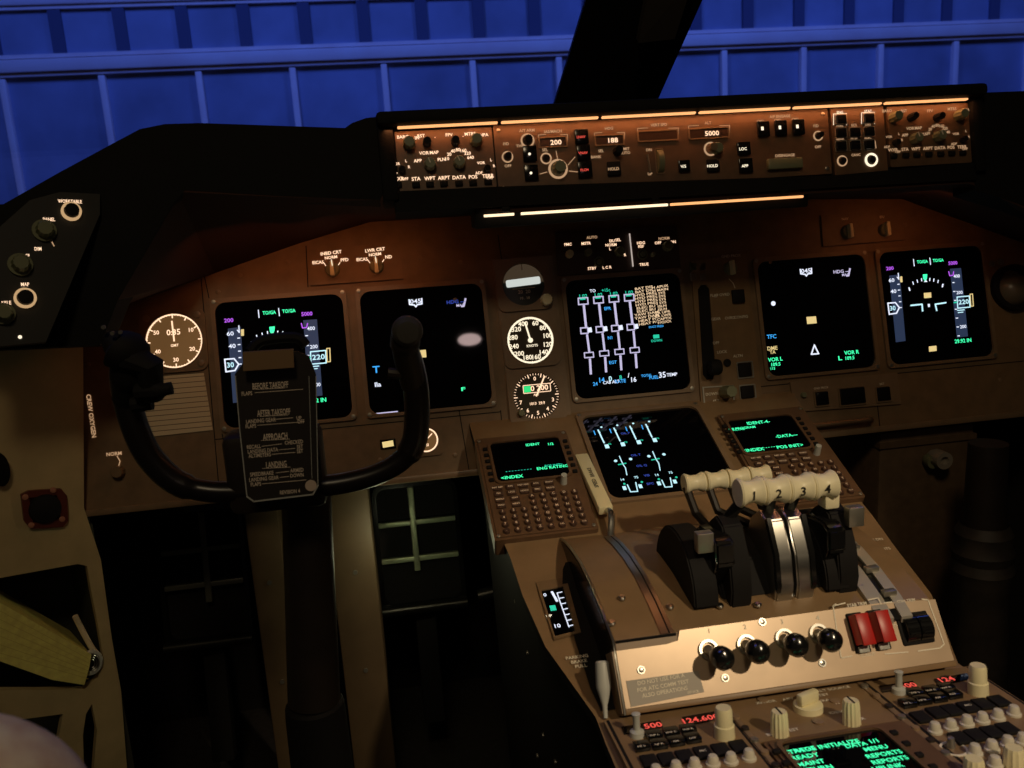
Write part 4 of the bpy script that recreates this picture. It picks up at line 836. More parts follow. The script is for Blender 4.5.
# ---- thrust levers
def spoolM(p): return Matrix.Translation(p) @ Matrix.Rotation(PI / 2, 4, 'Y')
def spool(b, p, hl, r0, r1):
    b.lathe(0, 0, [(0, -hl), (r0 * .92, -hl), (r0, -hl * .85), (r0 * .95, -hl * .72), (r1, -hl * .3), (r1, hl * .3), (r0 * .95, hl * .72), (r0, hl * .85), (r0 * .92, hl), (0, hl)], 24, M=spoolM(p))
YG, YR = -.485, -.385
g0, g1 = onY(737, 493, YG), onY(834, 484, YG); r0_, r1_ = onY(683, 484, YR), onY(769, 474, YR)
for i in range(4):
    f = (i + .5) / 4; gpnt = g0.lerp(g1, f); rp = r0_.lerp(r1_, f); gx = gpnt.x
    t = Thing('thrust_lever', 'thrust lever numbered %d, %s' % (i + 1, ('leftmost of the four ivory grips', 'second ivory grip from the left', 'third ivory grip from the left', 'rightmost of the four ivory grips')[i]), 'lever', W, gx, -.45, .62, group='thrust levers on the quadrant')
    hl = (g1 - g0).length / 8
    b = B(); spool(b, gpnt, hl * .97, .0165, .0125); gr = t.part('grip', b, IVORY)
    nrm = (CAM - gpnt); nrm.x = 0; nrm.normalize(); nrm = (nrm + V((0, -.25, -.45))).normalized(); yy = V((0, 0, 1)) - nrm.z * nrm; yy.normalize(); Mt = Matrix((yy.cross(nrm), yy, nrm)).transposed().to_4x4(); Mt.translation = gpnt
    b = B(); b.text(str(i + 1), 0, .0, .0145, .0130, M=Mt); t.part('numeral', b, INK, parent=gr)
    ax_ = (-.028, .022, .047, .098)[i]; wd_ = (.012, .0105, .0105, .012)[i]
    b = B()
    pts = [(-.508, .60), (-.514, .632), (-.508, .665), (-.488, .700), (-.468, .706), (-.445, .690), (-.43, .65), (-.425, .60)]
    b.prism_x(pts, ax_ - wd_, ax_ + wd_, .002); t.part('arm', b, (BLACK, STEEL, STEEL, BLACK)[i], (None, 'bare metal arm', 'bare metal arm', None)[i])
    b = B(); b.tube([V((ax_, -.465, .695)), V((gx, gpnt.y, gpnt.z))], .0065, 8); t.part('neck', b, BLACK if i in (0, 3) else DKMET)
    if i in (1, 2):
        b = B(); b.prism_x([(-.514, .625), (-.5165, .634), (-.5105, .668), (-.4895, .704), (-.484, .700), (-.505, .665), (-.510, .632)], ax_ - wd_ + (.0 if i == 1 else .016), ax_ + wd_ - (.016 if i == 1 else 0)); t.part('side_rail', b, GLOSS)
    b = B(); spool(b, rp, hl * .90, .0125, .0095); rg = t.part('reverse_grip', b, IVORY)
    b = B(); b.tube([rp + V((-hl * .7, 0, -.004)), rp + V((-hl * .6 + .006, -.012, -.035)), V((ax_, -.42, .67))], .005, 8); t.part('reverse_arm', b, COLM, parent=rg)
for sx, cx_, lb in ((-1, -.066, 'dark curved side cover on the left of the thrust levers'), (1, .088, 'dark curved side cover on the right of the thrust levers')):
    t = Thing('lever_guard', lb, 'cover', W, cx_, -.44, .62)
    arc = [(-.445 + .068 * math.cos(R(a)), .618 + .068 * math.sin(R(a))) for a in range(0, 181, 12)]
    b = B(); b.prism_x(arc[::-1], cx_ - .016, cx_ + .012, .002); t.part('cover', b, BLACK)
    p_ = onY(706, 543, -.505) if sx < 0 else onY(857, 517, -.505)
    b = B(); b.box(p_.x - .0092, p_.x + .0092, p_.y, p_.y + .012, p_.z - .012, p_.z + .0105, .001); t.part('button_block', b, SATIN)
    b = B(); xx = p_.x + .020 if sx < 0 else p_.x - .026; b.prism_x([(-.505, .655), (-.512, .665), (-.510, .69), (-.495, .695), (-.45, .69), (-.45, .62), (-.48, .62)], xx - .011, xx + .011, .003); t.part('roller', b, GLOSS)
    if sx > 0: p2 = onY(833, 502, -.49); b = B(); b.box(p2.x - .009, p2.x + .009, p2.y, p2.y + .02, p2.z - .009, p2.z + .009, .003); t.part('flap_grip', b, IVORY)
# center filler between the arms
t = Thing('lever_slot_block', 'black block filling the slots under the thrust levers', 'cover', W, .035, -.44, .61); b = B(); b.prism_x([(-.500, .617), (-.475, .652), (-.43, .67), (-.40, .66), (-.37, .63)], -.045, .10, .002); t.part('block', b, BLACK)

# ---- aft pedestal
def radio(x0, x1, label, s, P_):
    t = Thing('radio_panel', label, 'control panel', A, (x0 + x1) / 2, -.08, group='radio tuning panels on the aft pedestal')
    b = B(); b.plate([(x0, -.018), (x1, -.018), (x1, -.21), (x0, -.21)], -.01, .003); t.part('faceplate', b, TAN)
    b = B(); b.line([(x0 + .004, -.02), (x0 + .004, -.2)], .003, .003, .0003); b.line([(x1 - .002, -.02), (x1 - .002, -.2)], .002, .003, .0003); t.part('seam', b, BLACK)
    for q, dg in ((P_['d1'], P_['t1']), (P_['d2'], P_['t2'])):
        b = B(); b.plate([at(A, *u, .004) for u in q], .003, .0042); t.part('readout', b, SCREEN)
    L = Lines(t, A)
    for u, v, dg in P_['dig']: L.text(dg, u, v, .0125, REDL, .0046)
    for (u, v), tx in zip(P_['k'], ('VHF L', 'VHF C', 'VHF R', 'HF L', 'HF R', 'AM', 'OFF')):
        x, y = at(A, u, v, .006); b = B(); b.box(x - .0075, x + .0075, y - .006, y + .006, .003, .009, .0008); t.part('key', b, GLOSS); L.text(tx, u, v, .004, WPRINT, .0094)
    for i, (u, v) in enumerate(P_['sq']):
        x, y = at(A, u, v, .006); b = B(); b.box(x - .0076, x + .0076, y - .0095, y + .0095, .003, .0068, .0012); o = t.part('transmit_button', b, BLACK)
        if i == 3: L.text('MIC', u, v - 1, .004, WPRINT, .0095)
    for u, v in P_['bl']:
        x, y = at(A, u, v, .008); b = B(); b.lathe(x, y, [(.0068, .003), (.0068, .005), (.0054, .006), (.0050, .010), (.0038, .0125), (0, .0135)], 16); t.part('volume_knob', b, mats['pearl'])
    u, v = P_['tg']; x, y = at(A, u, v, .008); b = B(); b.lathe(x, y, [(.0075, .003), (.007, .008), (.0035, .010), (.0035, .022), (.0045, .026), (0, .028)], 16); t.part('toggle', b, GREYK)
    u, v = P_['kn']; x, y = at(A, u, v, .018); b = B(); b.lathe(x, y, [(.0100, .003), (.0098, .015), (.0085, .016), (.0083, .030), (.0072, .033), (0, .033)], 24); t.part('tuning_knob', b, CREAM)
    for u, v in P_.get('ck', ()): x, y = at(A, u, v, .012); b = B(); b.knob(x, y, .003, .009, .018); t.part('selector_knob', b, CREAM)
    L.done(); return t
mats['pearl'] = mat('pearl_knob', (.70, .66, .55), .3)
radio(-.203, -.077, 'left radio panel with red digits beside the parking brake handle', 1, dict(
    d1=[(621, 727), (660, 720), (663, 727), (624, 734)], d2=[(682, 717), (714, 711.5), (718, 719), (686, 725)], t1='', t2='', dig=[(653, 725.5, '500'), (700, 719, '124.600')],
    k=[(654, 735), (671, 732), (688, 729), (641.5, 746), (659, 744), (676, 741), (692.5, 738)], sq=[(649.5, 760), (667, 758), (685, 755), (703, 751.5), (721, 748.5), (739, 745.5)],
    bl=[(656, 770), (676, 766), (694.5, 763), (713, 760), (731, 757.5), (749, 754)], tg=(637, 731), kn=(724, 722)))
rt = radio(.080, .206, 'right radio panel with dim red digits at the right edge of the pedestal', 1, dict(
    d1=[(879, 686), (913, 681), (916, 687), (882, 692)], d2=[(934, 679), (967, 673), (970, 679), (938, 685)], t1='', t2='', dig=[(908, 685.5, '500'), (946, 679.5, '124')],
    k=[(915, 692.5), (931, 690), (946, 687.5), (907.5, 703), (922.5, 700), (938, 697.5), (953, 694)],
    sq=[(921, 716), (937, 711.5), (951.5, 709), (968, 706), (983, 703), (999, 700), (960, 737), (976, 734), (992, 731), (1008, 727.5)],
    bl=[(935, 727), (951, 724), (967, 720), (982.5, 717), (998, 714), (1014, 710), (975, 749), (992, 745), (1008, 741), (1023, 738), (995, 761)], tg=(899, 688), kn=(978, 679), ck=[(974, 768), (1014, 757)]))
x, y = at(A, 951, 746, .004); b = B(); b.ring(x, y - .004, .003, .004, .012, .010, 24); rt.part('lit_ring', b, WPRINT); b = B(); b.lathe(x, y, [(.004, .003), (.003, .012), (0, .014)], 12); rt.part('small_toggle', b, SATIN)
# centre unit
cp = Thing('transponder_panel', 'tan centre panel with three cream knobs in front of the green screen', 'control panel', A, .003, -.04)
b = B(); b.plate([(-.072, -.018), (.075, -.018), (.075, -.098), (-.072, -.098)], -.01, .003); cp.part('faceplate', b, TAN)
for u, v, uu, vv, r in ((779, 712, 0, 0, .0088), (851, 701, 0, 0, .0088)):
    x, y = at(A, u, v, .026); b = B(); b.knob(x, y, .003, r, .024, 14); cp.part('knob', b, CREAM)
    b = B(); b.box(x - .0008, x + .0008, y - .0065, y + .007, .027, .0276); cp.part('pointer', b, INK)
x, y = at(A, 808, 703, .010); b = B(); b.lathe(x, y, [(.0150, .003), (.0145, .009), (.0125, .010), (0, .010)], 24); o = cp.part('selector_knob', b, CREAM)
b = B(); b.box(x - .0125, x + .0125, y - .004, y + .004, .010, .022, .002, rot=.35); cp.part('grip', b, CREAM, parent=o)
L = Lines(cp, A)
for tx, u, v in (('ABV', 788, 699), ('ALT SOURCE', 833, 689), ('STBY', 822, 695), ('TA/RA', 821, 701), ('N', 837, 703), ('BLW', 773, 734), ('TEST', 792, 730), ('IDENT', 838, 712), ('FLR', 860, 719), ('XPNDR', 766, 702)): L.text(tx, u, v, .0065, WPRINT, .0035)
L.done()
for u, v in ((763, 703), (835, 704), (818, 725), (747, 697)): x, y = at(A, u, v); b = B(); b.lathe(x, y, [(.0055, .003), (.0055, .0045), (.004, .005), (0, .005)], 14); cp.part('screw', b, BEZEL)
t, gx, gy, w_, h_ = cdu(A, .004, -.100, [(785, 744), (880, 729), (955, 800), (838, 822)], 'aft pedestal screen full of bright green text at the bottom of the view', [], h=.20, wd=.146, zz=.006, nkey=False, group=None)
L = Sym(t, A)
for tx, u, v, s_ in (('PAGE INITIALIZE', 827, 746, .0088), ('STATUS', 800, 750.5, .0085), ('DATA', 856, 745, .0080), ('1/1', 874, 741, .0085), ('READY', 805, 756.5, .0085), ('MENU', 876, 748, .0085), ('MAINT', 811, 763, .0085), ('REPORTS', 884, 754, .0085), ('RETURN', 816, 769, .0085), ('REPORTS', 890, 760, .0085), ('UPLINK', 888, 767, .0085)): L.text(tx, u, v, s_, GRN2, .0072)
L.done()
# rails with quarter-turn fasteners
for xr, lb, us in ((-.0745, 'brown mounting rail between the left radio panel and centre panel', [(741, 722), (748, 731), (757, 741), (762, 750), (768, 760)]), (.0775, 'brown mounting rail between the centre panel and right radio panel', [(868, 694), (880, 707), (892, 717), (901, 727), (910, 738), (920, 749), (929, 760)])):
    t = Thing('mounting_rail', lb, 'rail', A, xr, -.05, group='rails on the aft pedestal'); b = B(); b.box(xr - .0028, xr + .0028, -.21, -.018, .0, .0045, .001); t.part('rail', b, BEZEL)
    for k in range(7): b = B(); b.cyl(xr, -.03 - k * .022, .004, .0065, .0042, .0036, 12); t.part('fastener', b, (SATIN, BEZEL, COLM)[k % 3])

# ---- control wheel and column
YK = Yk
cw = Thing('control_column', 'dark control column with its ram-horn wheel in front of the left displays', 'control column', W, -.53, -.2, 0)
def yk(u, v, y=-.36): return onY(u, v, y)
left_horn = [yk(131, 345, -.375), yk(124, 370, -.37), yk(127, 400), yk(138, 435), yk(152, 460), yk(176, 482), yk(205, 491), yk(240, 492), yk(272, 488)]
right_horn = [yk(272, 488), yk(310, 487), yk(345, 483), yk(378, 474), yk(402, 460), yk(414, 442), yk(417, 415), yk(416, 390), yk(412, 368), yk(406, 350, -.37)]
b = B(); pth = smooth_path(left_horn + right_horn[1:], 5); n_ = len(pth)
b.tube(pth, [(.0150 if (i < n_ * .32 or i > n_ * .72) else .0125) for i in range(n_)], 14); wheel = cw.part('wheel', b, mat('wheel_plastic', (.012, .009, .008), .3))
# left horn head
b = B(); p_ = yk(130, 352, -.385); b.tube(smooth_path([yk(112, 338, -.38), yk(118, 350, -.39), p_, yk(130, 378, -.375), yk(128, 398)]), [.012] * 5 + [.021] * 6 + [.020] * 5 + [.017] * 5, 14)
cw.part('horn_head', b, BLACK, parent=wheel)
b = B(); b.tube([yk(128, 358, -.39), yk(150, 366, -.395), yk(152, 398, -.385)], [.018, .015, .012], 12); cw.part('switch_pod', b, BLACK, parent=wheel)
b = B(); b.tube(smooth_path([yk(138, 392, -.39), yk(155, 391, -.395), yk(172, 388, -.395)], 4), [.010] * 6 + [.007] * 3, 10); b.tube([yk(132, 405, -.38), yk(152, 402, -.38)], .009, 10); cw.part('trim_switch', b, BLACK, parent=wheel)
for u, v in ((104, 327), (113, 333), (121, 332)): p_ = yk(u, v, -.40); b = B(); b.cyl(0, 0, 0, .003, .0022, seg=8, M=Matrix.Translation(p_) @ Matrix.Rotation(PI / 2, 4, 'X')); cw.part('rivet', b, SATIN, parent=wheel)
# right horn head: disc cap and inner arm
p_ = yk(407, 330, -.385)
b = B(); b.tube(smooth_path([yk(414, 385), yk(408, 362, -.37), yk(405, 345, -.38), p_]), [.0150] * 12 + [.017] * 7, 14); cw.part('horn_grip', b, COLM, parent=wheel)
b = B(); b.lathe(0, 0, [(0, .010), (.012, .009), (.0165, .004), (.0175, -.004), (.0165, -.010), (0, -.012)], 24, M=Matrix.Translation(p_ + V((0, -.012, 0))) @ Matrix.Rotation(PI / 2, 4, 'X')); cw.part('end_cap', b, mat('cap_grey', (.07, .065, .055), .45), 'dull grey round cap', parent=wheel)
b = B(); b.tube(smooth_path([yk(388, 373, -.37), yk(398, 374, -.37), yk(408, 376, -.365), yk(413, 384)]), .0065, 10); cw.part('inner_arm', b, COLM, parent=wheel)
b = B(); c_ = yk(277, 470, -.35); b.box(-.055, .055, -.045, .050, -.025, .022, .010, M=Matrix.Translation(c_) @ Matrix.Rotation(PI / 2, 4, 'X')); cw.part('hub', b, COLM, parent=wheel)
ct, cb = onY(306, 480, -.30), onY(318, 800, -.33)
b = B(); b.tube([ct, ct.lerp(cb, .3), ct.lerp(cb, .68)], [.030, .031, .033], 20); cw.part('column_tube', b, COLM)
b = B(); bt = ct.lerp(cb, .68); b.tube([bt, bt + V((0, 0, -.004)), bt + V((0, 0, -.02)), bt + V((0, .0, -.25))], [.034, .037, .038, .042], 20); cw.part('boot', b, BLACK)
ck = Thing('checklist_plate', 'tall dark checklist plate clipped in the middle of the control wheel', 'checklist', W, *yk(277, 497, -.41))
o4 = yk(285, 425, -.405); exv = (yk(318, 425, -.405) - yk(245, 431, -.405)).normalized(); eyv = (yk(276, 360, -.405) - yk(284, 495, -.405)).normalized(); CK = frame(o4, tuple(eyv), en=tuple(exv.cross(eyv)))
CK = frame(o4, ey=tuple(eyv), en=(0.05, -1, .05))
def cpx(u, v): return at(CK, u, v)
outl = [(235, 374), (243, 363), (297, 351), (309, 356), (316, 374), (318, 485), (313, 494), (254, 501), (247, 496), (240, 430)]
b = B(); b.plate([cpx(*q) for q in outl], -.0015, .0015, [circ(*cpx(311, 485), .0045, 16)]); b.bm.transform(CK); ck.part('plate', b, CARD)
b = B(); b.line([cpx(*q) for q in outl[5:9]], .0016, .0016, .0004); b.line([cpx(235.5, 376), cpx(240, 430), cpx(247, 495)], .0011, .0016); b.line([cpx(316, 376), cpx(318, 485)], .0008, .0016); b.line([cpx(309, 376), cpx(312, 478)], .0005, .0016); b.bm.transform(CK); ck.part('edge_trim', b, GREYK)
b = B()
for tx, u, v, s_ in (('BEFORE TAKEOFF', 270.5, 385.5, .0095), ('AFTER TAKEOFF', 274, 412.5, .0095), ('APPROACH', 275.5, 436.5, .0100), ('LANDING', 276.5, 464.5, .0100)): x, y = cpx(u, v); b.text(tx, x, y, s_, .0018, rot=.02, sx=.50); b.line([cpx(u - 14, v + 3.6), cpx(u + 14, v + 2.2)], .0005, .0016)
for tx, u, v in (('FLAPS', 247, 393.5), ('LANDING GEAR', 261, 420.5), ('UP', 299, 418), ('OFF', 301, 421.5), ('FLAPS', 251, 426), ('RECALL', 254, 446.5), ('CHECKED', 294, 442), ('LANDING DATA', 263, 450.5), ('SET', 300, 446.5), ('ALTIMETERS', 260, 455), ('SET', 300, 451), ('SPEEDBRAKE', 262, 473.5), ('ARMED', 297, 470), ('LANDING GEAR', 264, 478.5), ('DOWN', 297, 475), ('FLAPS', 256, 484), ('REVISION 4', 290, 491.5)):
    x, y = cpx(u, v); b.text(tx, x, y, .0060, .0018, rot=.03, sx=.72)
for u0, v0, u1, v1 in ((255, 392.5, 303, 389), (276, 419, 293, 417.5), (258, 425, 304, 421.5), (262, 446, 282, 443.5), (279, 449.5, 295, 448), (272, 454, 295, 452), (276, 472.5, 289, 471), (280, 477, 289, 476), (262, 483.5, 306, 479.5)): b.line([cpx(u0, v0), cpx(u1, v1)], .0006, .0016)
b.bm.transform(CK); ck.part('print', b, CARDTX)
b = B(); x, y = cpx(311, 485); b.cyl(x, y, .0, .003, .0062, seg=20); b.bm.transform(CK); ck.part('rivet', b, mat('rivet_white', (.75, .60, .48), .5))
b = B(); b.plate([cpx(*q) for q in ((244.6, 350.5), (294, 347.5), (295, 365.5), (245, 369))], .012, .018); b.bm.transform(CK); clip = single('clip', b, mat('bronze_clip', (.32, .20, .10), .4, metal=.2), 'brown metal clip across the top of the checklist plate', 'clip')
b = B(); b.tube(smooth_path([CK @ V((*cpx(250, 352), -.004)), CK @ V((*cpx(262, 341), -.006)), CK @ V((*cpx(295, 338), -.006)), CK @ V((*cpx(306, 346), -.004))]), .006, 8); 
cw.part('clip_mount', b, BLACK, parent=wheel)

# ---- footwell
for u0, u1, v0, w_, lb in ((243, 277, 510, .052, 'dim brown upright strip in the footwell left of the control column'), (325, 368, 490, .057, 'brown upright strip in the footwell right of the control column')):
    a_, c_ = onY(u0, v0, 0.02), onY(u1, v0, 0.02); a2, c2 = onY(u0 + (18 if u0 < 300 else 24), 780, .02), onY(u1 + (12 if u0 < 300 else 18), 780, .02)
    t = Thing('footwell_post', lb, 'post', W, a_.x, .02, 0); b = B(); b.box(a_.x - .004 if u0 > 300 else a_.x, c_.x, .02, .09, .0, .68, .004); t.part('post', b, mat('post_brown', (.12, .08, .042), .55, noise=.12, nscale=20))
    for z in (.48, .30): b = B(); b.cyl(0, 0, 0, .002, .004, seg=10, M=Matrix.Translation(((a_.x + c_.x) / 2, .02, z)) @ Matrix.Rotation(PI / 2, 4, 'X')); t.part('screw', b, SATIN)
def pedal(box, vx, hy, lb, m):
    u0, v0, u1, v1 = box; x0, y0 = at(Pd, (u0 + u0 + 8) / 2, v0); x1, y1 = at(Pd, u1, v1); x0, _ = at(Pd, u0 + 4, (v0 + v1) / 2); x1, _ = at(Pd, u1 - 2, (v0 + v1) / 2)
    y0 = at(Pd, (u0 + u1) / 2, v0)[1]; y1 = at(Pd, (u0 + u1) / 2 + 5, v1)[1]
    t = Thing('rudder_pedal', lb, 'pedal', Pd, (x0 + x1) / 2, y1, group='rudder pedals of the left seat')
    cx, cy, w_, h_ = (x0 + x1) / 2, (y0 + y1) / 2, x1 - x0, y0 - y1
    b = B(); b.plate(rrect(cx, cy, w_, h_, .025), -.012, .002, [rrect(cx, cy + .004, w_ - .016, h_ - .030, .018)]); t.part('frame', b, GLOSS)
    b = B(); b.plate(rrect(cx, cy, w_ - .01, h_ - .02, .02), -.020, -.014); t.part('back_plate', b, BLACK)
    gx = at(Pd, *vx)[0]; b = B(); b.box(gx - .006, gx + .006, cy - h_ * .18, cy + h_ / 2 - .012, -.010, .006, .002); t.part('rib', b, m)
    for u, v in hy: y = at(Pd, u, v)[1]; b = B(); b.box(cx - w_ / 2 + .008, cx + w_ / 2 - .008, y - .005, y + .005, -.010, .005, .002); t.part('crossbar', b, m)
    b = B(); b.tube([(cx - w_ / 2, y1 + .010, .008), (cx + w_ / 2, y1 + .010, .008)], .010, 12); t.part('toe_bar', b, DKMET, 'shiny dark metal bar')
    b = B(); b.box(cx - .02, cx + .02, y1 - .22, y1 + .02, -.05, -.02, .004); t.part('pedal_arm', b, BLACK)
PG = mat('pedal_grid_lit', (.50, .58, .38), .4, metal=.4)  # light and shade on the two pedal grids are put into their colours
pedal((155, 505, 250, 648), (206, 560), ((205, 549), (207, 584)), 'left rudder pedal, dark with a faint cross-shaped grid, below the control wheel', mat('pedal_grid_shaded', (.22, .22, .17), .4, metal=.4))
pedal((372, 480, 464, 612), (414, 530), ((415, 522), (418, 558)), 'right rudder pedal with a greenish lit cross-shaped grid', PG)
b = B(); b.tube([onY(478, 596, .1), onY(512, 588, .1)], .012, 12); single('pedal_shaft', b, DKMET, 'short dark metal shaft end between the right pedal and pedestal', 'shaft')
# right side footwell
t = Thing('footwell_box', 'dark tan box hanging under the panel right of the pedestal', 'box', W, .5, 0, .3)
a_ = onY(880, 432, -.03); c_ = onY(975, 422, -.03); b = B(); b.box(a_.x, c_.x, -.03, .2, .05, .64, .006); b.box(a_.x - .002, c_.x + .002, -.034, .2, .612, .622); t.part('box', b, mat('dim_tan', (.16, .10, .055), .6, noise=.15))
t = Thing('pedal_adjust_knob', 'pair of dull ring-shaped knobs on the dark box right of the pedestal', 'knob', W, *onY(936, 462, -.04))
for u, v, r, l, m in ((934, 462, .012, .02, OLIVE), (945, 461, .015, .035, GREYP)):
    p_ = onY(u, v, -.03 - l); b = B(); Mx = Matrix.Translation(p_ + V((0, l, 0))) @ Matrix.Rotation(PI / 2, 4, 'X'); b.lathe(0, 0, [(r * .7, 0), (r, l * .3), (r, l), (r * .5, l), (r * .4, l * .8), (0, l * .8)], 22, M=Mx); t.part('ring_knob', b, m)
t = Thing('copilot_control_column', 'very dark right-hand control column with a wrinkled boot at the right edge', 'control column', W, .55, -.2, 0)
b = B(); pt = onY(985, 505, -.2); b.tube([pt + V((0, 0, .10)), pt, pt + V((0, 0, -.05))], [.028, .03, .034], 16); t.part('column_tube', b, COLM)
b = B(); b.lathe(pt.x, pt.y, [(.034, pt.z - .03), (.042, pt.z - .045), (.040, pt.z - .06), (.046, pt.z - .075), (.042, pt.z - .09), (.047, pt.z - .105), (.042, pt.z - .12), (.05, .02)], 22); t.part('boot', b, mat('boot_rubber', (.04, .032, .025), .6, noise=.3, nscale=30))

# ---- left wall with map pocket, book and knob plate
b = B(); b.plate([at(S, *q) for q in ((83, 325), (84, 508), (101, 560), (112, 640), (121, 690), (127, 768), (138, 900), (-90, 900), (-90, 320))], -.012, 0, [
    [at(S, *q) for q in ((-70, 590), (0, 578), (78, 564), (87, 566), (91, 590), (98, 625), (103, 655), (98, 678), (84, 689), (40, 690), (0, 690), (-70, 690))],
    [at(S, *q) for q in ((-60, 726), (25, 719), (63, 714), (58, 742), (52, 768), (30, 880), (-60, 880))],
    [at(S, *q) for q in ((86, 714), (92, 704), (97, 730), (94, 768), (93, 880), (84, 880), (84, 768), (83, 735))]])
struct('wall_left', b, LINING, S)
b = B(); b.plate([at(S, *q) for q in ((115, 480), (122, 560), (140, 768), (150, 900), (-120, 900), (-120, 480))], -.16, -.15); b.box(at(S, 100, 600)[0], at(S, 100, 600)[0] + .01, -.6, -.03, -.155, -.010); struct('trim_1', b, mat('pocket_back', (.045, .045, .032), .7), S)
b = B()
for q in ([(0, 560), (60, 550), (92, 545)], [(10, 440), (40, 470), (84, 450)], [(40, 350), (30, 420), (12, 500)]): b.tube([V((*at(S, *p_), .001)) for p_ in q], .004, 8)
b.bm.free()
bk = Thing('manual', 'thick yellow-paged manual with a white ring spine stuck in the wall pocket', 'book', S, *at(S, 45, 650))
b = B(); b.plate([at(S, *q) for q in ((-80, 562), (-40, 580), (0, 601), (45, 627), (89, 652), (87, 664), (82, 682), (50, 677), (0, 659), (-80, 632))], -.10, .012)
bk.part('pages', b, YEL)
b = B()
for k in range(6): f = (k + 1) / 7; b.line([at(S, -80, 562 + 70 * f), at(S, 0, 601 + 58 * f), at(S, 86, 652 + 28 * f)], .0006, .0122, .0002)
bk.part('page_edges', b, mat('page_line_yellow', (.75, .62, .16), .9))  # darker yellow lines along the page block
cx_, cy_ = at(S, 92, 664, .01)
b = B(); k_ = pxs(S, 92, 664); b.tube([V((cx_ + 9.5 * k_ * math.cos(a), cy_ + 14 * 1.0 * .0012 * math.sin(a) * 1.0, .004)) for a in [R(x) for x in range(-110, 125, 12)]], .0035, 8); bk.part('spine', b, GREYK)
for k in range(3): b = B(); b.tube([V((cx_ + (3 + k * 2) * k_ * math.cos(a), cy_ + (6 + k * 3) * .0011 * math.sin(a), .008)) for a in [R(x) for x in range(-100, 100, 20)]], .0010, 6); bk.part('binder_ring', b, STEEL)
b = B(); b.tube(smooth_path([V((*at(S, 77, 618), -.01)), V((*at(S, 84, 632), -.01)), V((*at(S, 92, 648), .0)), V((*at(S, 99, 656), .002))]), .0042, 8); bk.part('strap', b, PAPER)
t = Thing('indicator_lamp', 'dark square lamp with a dull red rim on the tan left wall', 'light', S, *at(S, 43, 509)); x, y = at(S, 43, 509); k_ = pxs(S, 43, 509); k2 = .00105
b = B(); b.plate([at(S, *q) for q in ((20, 494), (28, 490), (60, 488), (66, 495), (67, 520), (62, 526), (30, 528), (23, 520))], 0, .006, [[at(S, *q) for q in ((28, 497), (56, 494), (60, 518), (32, 522))]]); t.part('rim', b, mat('red_rim', (.13, .03, .018), .35))
b = B(); b.plate([at(S, *q) for q in ((26, 495), (58, 492), (62, 520), (30, 524))], .0, .003); t.part('lens', b, mat('dark_red_lens', (.03, .006, .006), .12)); b = B(); x_, y_ = at(S, 44, 508); b.lathe(x_, y_, [(.022, .004), (.020, .010), (.008, .014), (0, .0145)], 24); t.part('knob', b, BLACK)
for u, v in ((25, 497), (53, 490), (62, 519), (31, 525)): xx, yy = at(S, u, v, .006); b = B(); b.lathe(xx, yy, [(.004, .005), (.004, .008), (0, .010)], 12); t.part('corner_screw', b, mats['rs'] if 'rs' in mats else mats.setdefault('rs', mat('screw_rust', (.5, .22, .14), .4)))
b = B(); x, y = at(S, -2, 468); b.plate([(x + .012 * math.cos(a), y + .024 * math.sin(a)) for a in [R(k) for k in range(0, 360, 15)]], 0, .012); single('wall_grip', b, GLOSS, 'black oval grip at the left edge of the tan wall', 'handle', S)
t = Thing('lighting_control_panel', 'black slanted plate with lit rings and knobs at the far left under the glareshield', 'control panel', K, *at(K, 50, 260))
b = B(); b.plate([at(K, *q) for q in ((30, 200), (60, 192), (100, 194), (100, 214), (46, 342), (-40, 350), (-40, 262))], -.012, 0); t.part('faceplate', b, mat('plate_dark', (.010, .009, .007), .6))
L = Lines(t, K)
for u, v, r in ((71, 212, .0115), (25, 298.5, .0120)): x, y = at(K, u, v); b = B(); b.ring(x, y, .0, .006, r, r * .78, 30); t.part('lit_ring', b, glow('ring_lit', (1, .62, .30), .55)); b = B(); b.lathe(x, y, [(r * .75, 0), (r * .7, .012), (0, .013)], 20); t.part('knob', b, BLACK)
for u, v, r in ((44, 231, .0105), (20, 265, .0105), (3, 314, .010)): x, y = at(K, u, v); b = B(); b.knob(x, y, 0, r, .016); b.cyl(x, y, .0, .004, r * 1.3); t.part('knob', b, mat('olive_dark', (.16, .17, .08), .5))
for tx, u, v in (('WORKTABLE', 70, 201.5), ('PANEL', 49, 219.5), ('DIM', 38, 249), ('OFF', 26, 256), ('MAP', 25, 284.5), ('AISLE', 6, 303)): L.text(tx, u, v, .0060, LT, .001, sx=.75)
L.line([(52, 242), (54, 246)], .0012, LTD, .001); L.dot(20, 337, .0022, LTB, .001); L.done()
b = B(); p_ = onY(-24, 818, -.92); r_ = bmesh.ops.create_icosphere(b.bm, subdivisions=4, radius=1, matrix=Matrix.Translation(p_) @ Matrix.Rotation(.7, 4, 'Y') @ Matrix.Diagonal((.062, .05, .046, 1)))
single('seat_corner', b, FLEECE, 'rounded beige fleece covered seat corner at the bottom left edge of the view', 'seat')
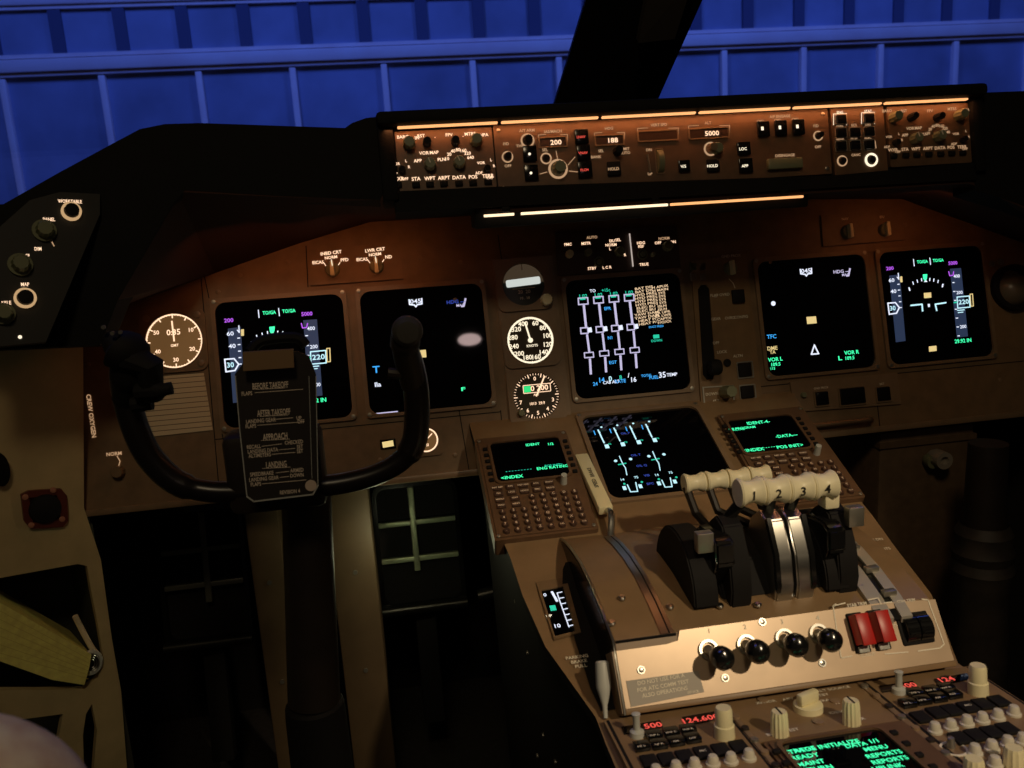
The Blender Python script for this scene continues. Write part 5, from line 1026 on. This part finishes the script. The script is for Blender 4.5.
#@@END
#@@LIGHTS
dl = Thing('dome_lamp', 'small oval pinkish lamp on the aft bulkhead, seen only mirrored in the blank navigation display', 'lamp', frame((-.045, -2.2, 1.625), (0, 0, 1), en=(0, 1, 0)), 0, 0)
b = B(); b.lathe(0, 0, [(.060, 0), (.060, .006), (.052, .010), (.050, .006)], 28); b.bm.transform(dl.F @ Matrix.Diagonal((1, .55, 1, 1))) if False else bmesh.ops.scale(b.bm, vec=(1, .55, 1), verts=b.bm.verts); dl.part('rim', b, GREYK)
b = B(); b.lathe(0, 0, [(0, .008), (.050, .006)], 28); bmesh.ops.scale(b.bm, vec=(1, .55, 1), verts=b.bm.verts); dl.part('diffuser', b, glow('diffuser_lit', (1, .72, .68), 14))
w = bpy.data.worlds.new('world'); sc.world = w; w.use_nodes = True; w.node_tree.nodes['Background'].inputs[0].default_value = (.30, .25, .22, 1); w.node_tree.nodes['Background'].inputs[1].default_value = .02
def area(name, loc, tgt, e, col, sx, sy=None):
    o = light('AREA', name, loc, tgt, e, col, size=sx); 
    if sy: o.data.shape = 'RECTANGLE'; o.data.size_y = sy
    return o
area('apron_floodlight', (-3, 5, 9), (-1, 12, 3), 370, (.080, .175, .90), 3)
area('apron_floodlight', (7, 5, 9), (7, 12, 3), 370, (.080, .175, .90), 3)
area('hood_flood', G @ V((.06, .0475, .013)), G @ V((.06, -.02, .0)), .20, (1, .33, .11), .85, .005)
light('SPOT', 'pedestal_flood', (.55, -2.0, 1.95), (.06, -.52, .57), 60, (1, .78, .50), spot_size=R(27), spot_blend=.7, shadow_soft_size=.035)
area('panel_flood', (-.48, -.09, 1.03), (-.50, .06, .80), .075, (1, .30, .09), .30, .02)
area('panel_flood', (.58, -.09, 1.03), (.56, .06, .80), .085, (1, .30, .09), .30, .02)
area('dome_light', (-.5, -1.9, 2.4), (-.5, 0, .6), 4.6, (1, .78, .48), .3)
light('POINT', 'footwell_fill', (-.40, -.06, .54), (0, 0, 0), .18, (1, 1, .6), shadow_soft_size=.02)  # unseen lamp added so that the pedals can be made out
sc.view_settings.view_transform = 'Standard'; sc.view_settings.look = 'None'; sc.view_settings.exposure = 0; sc.view_settings.gamma = 1; sc.view_settings.use_curve_mapping = False
#@@END
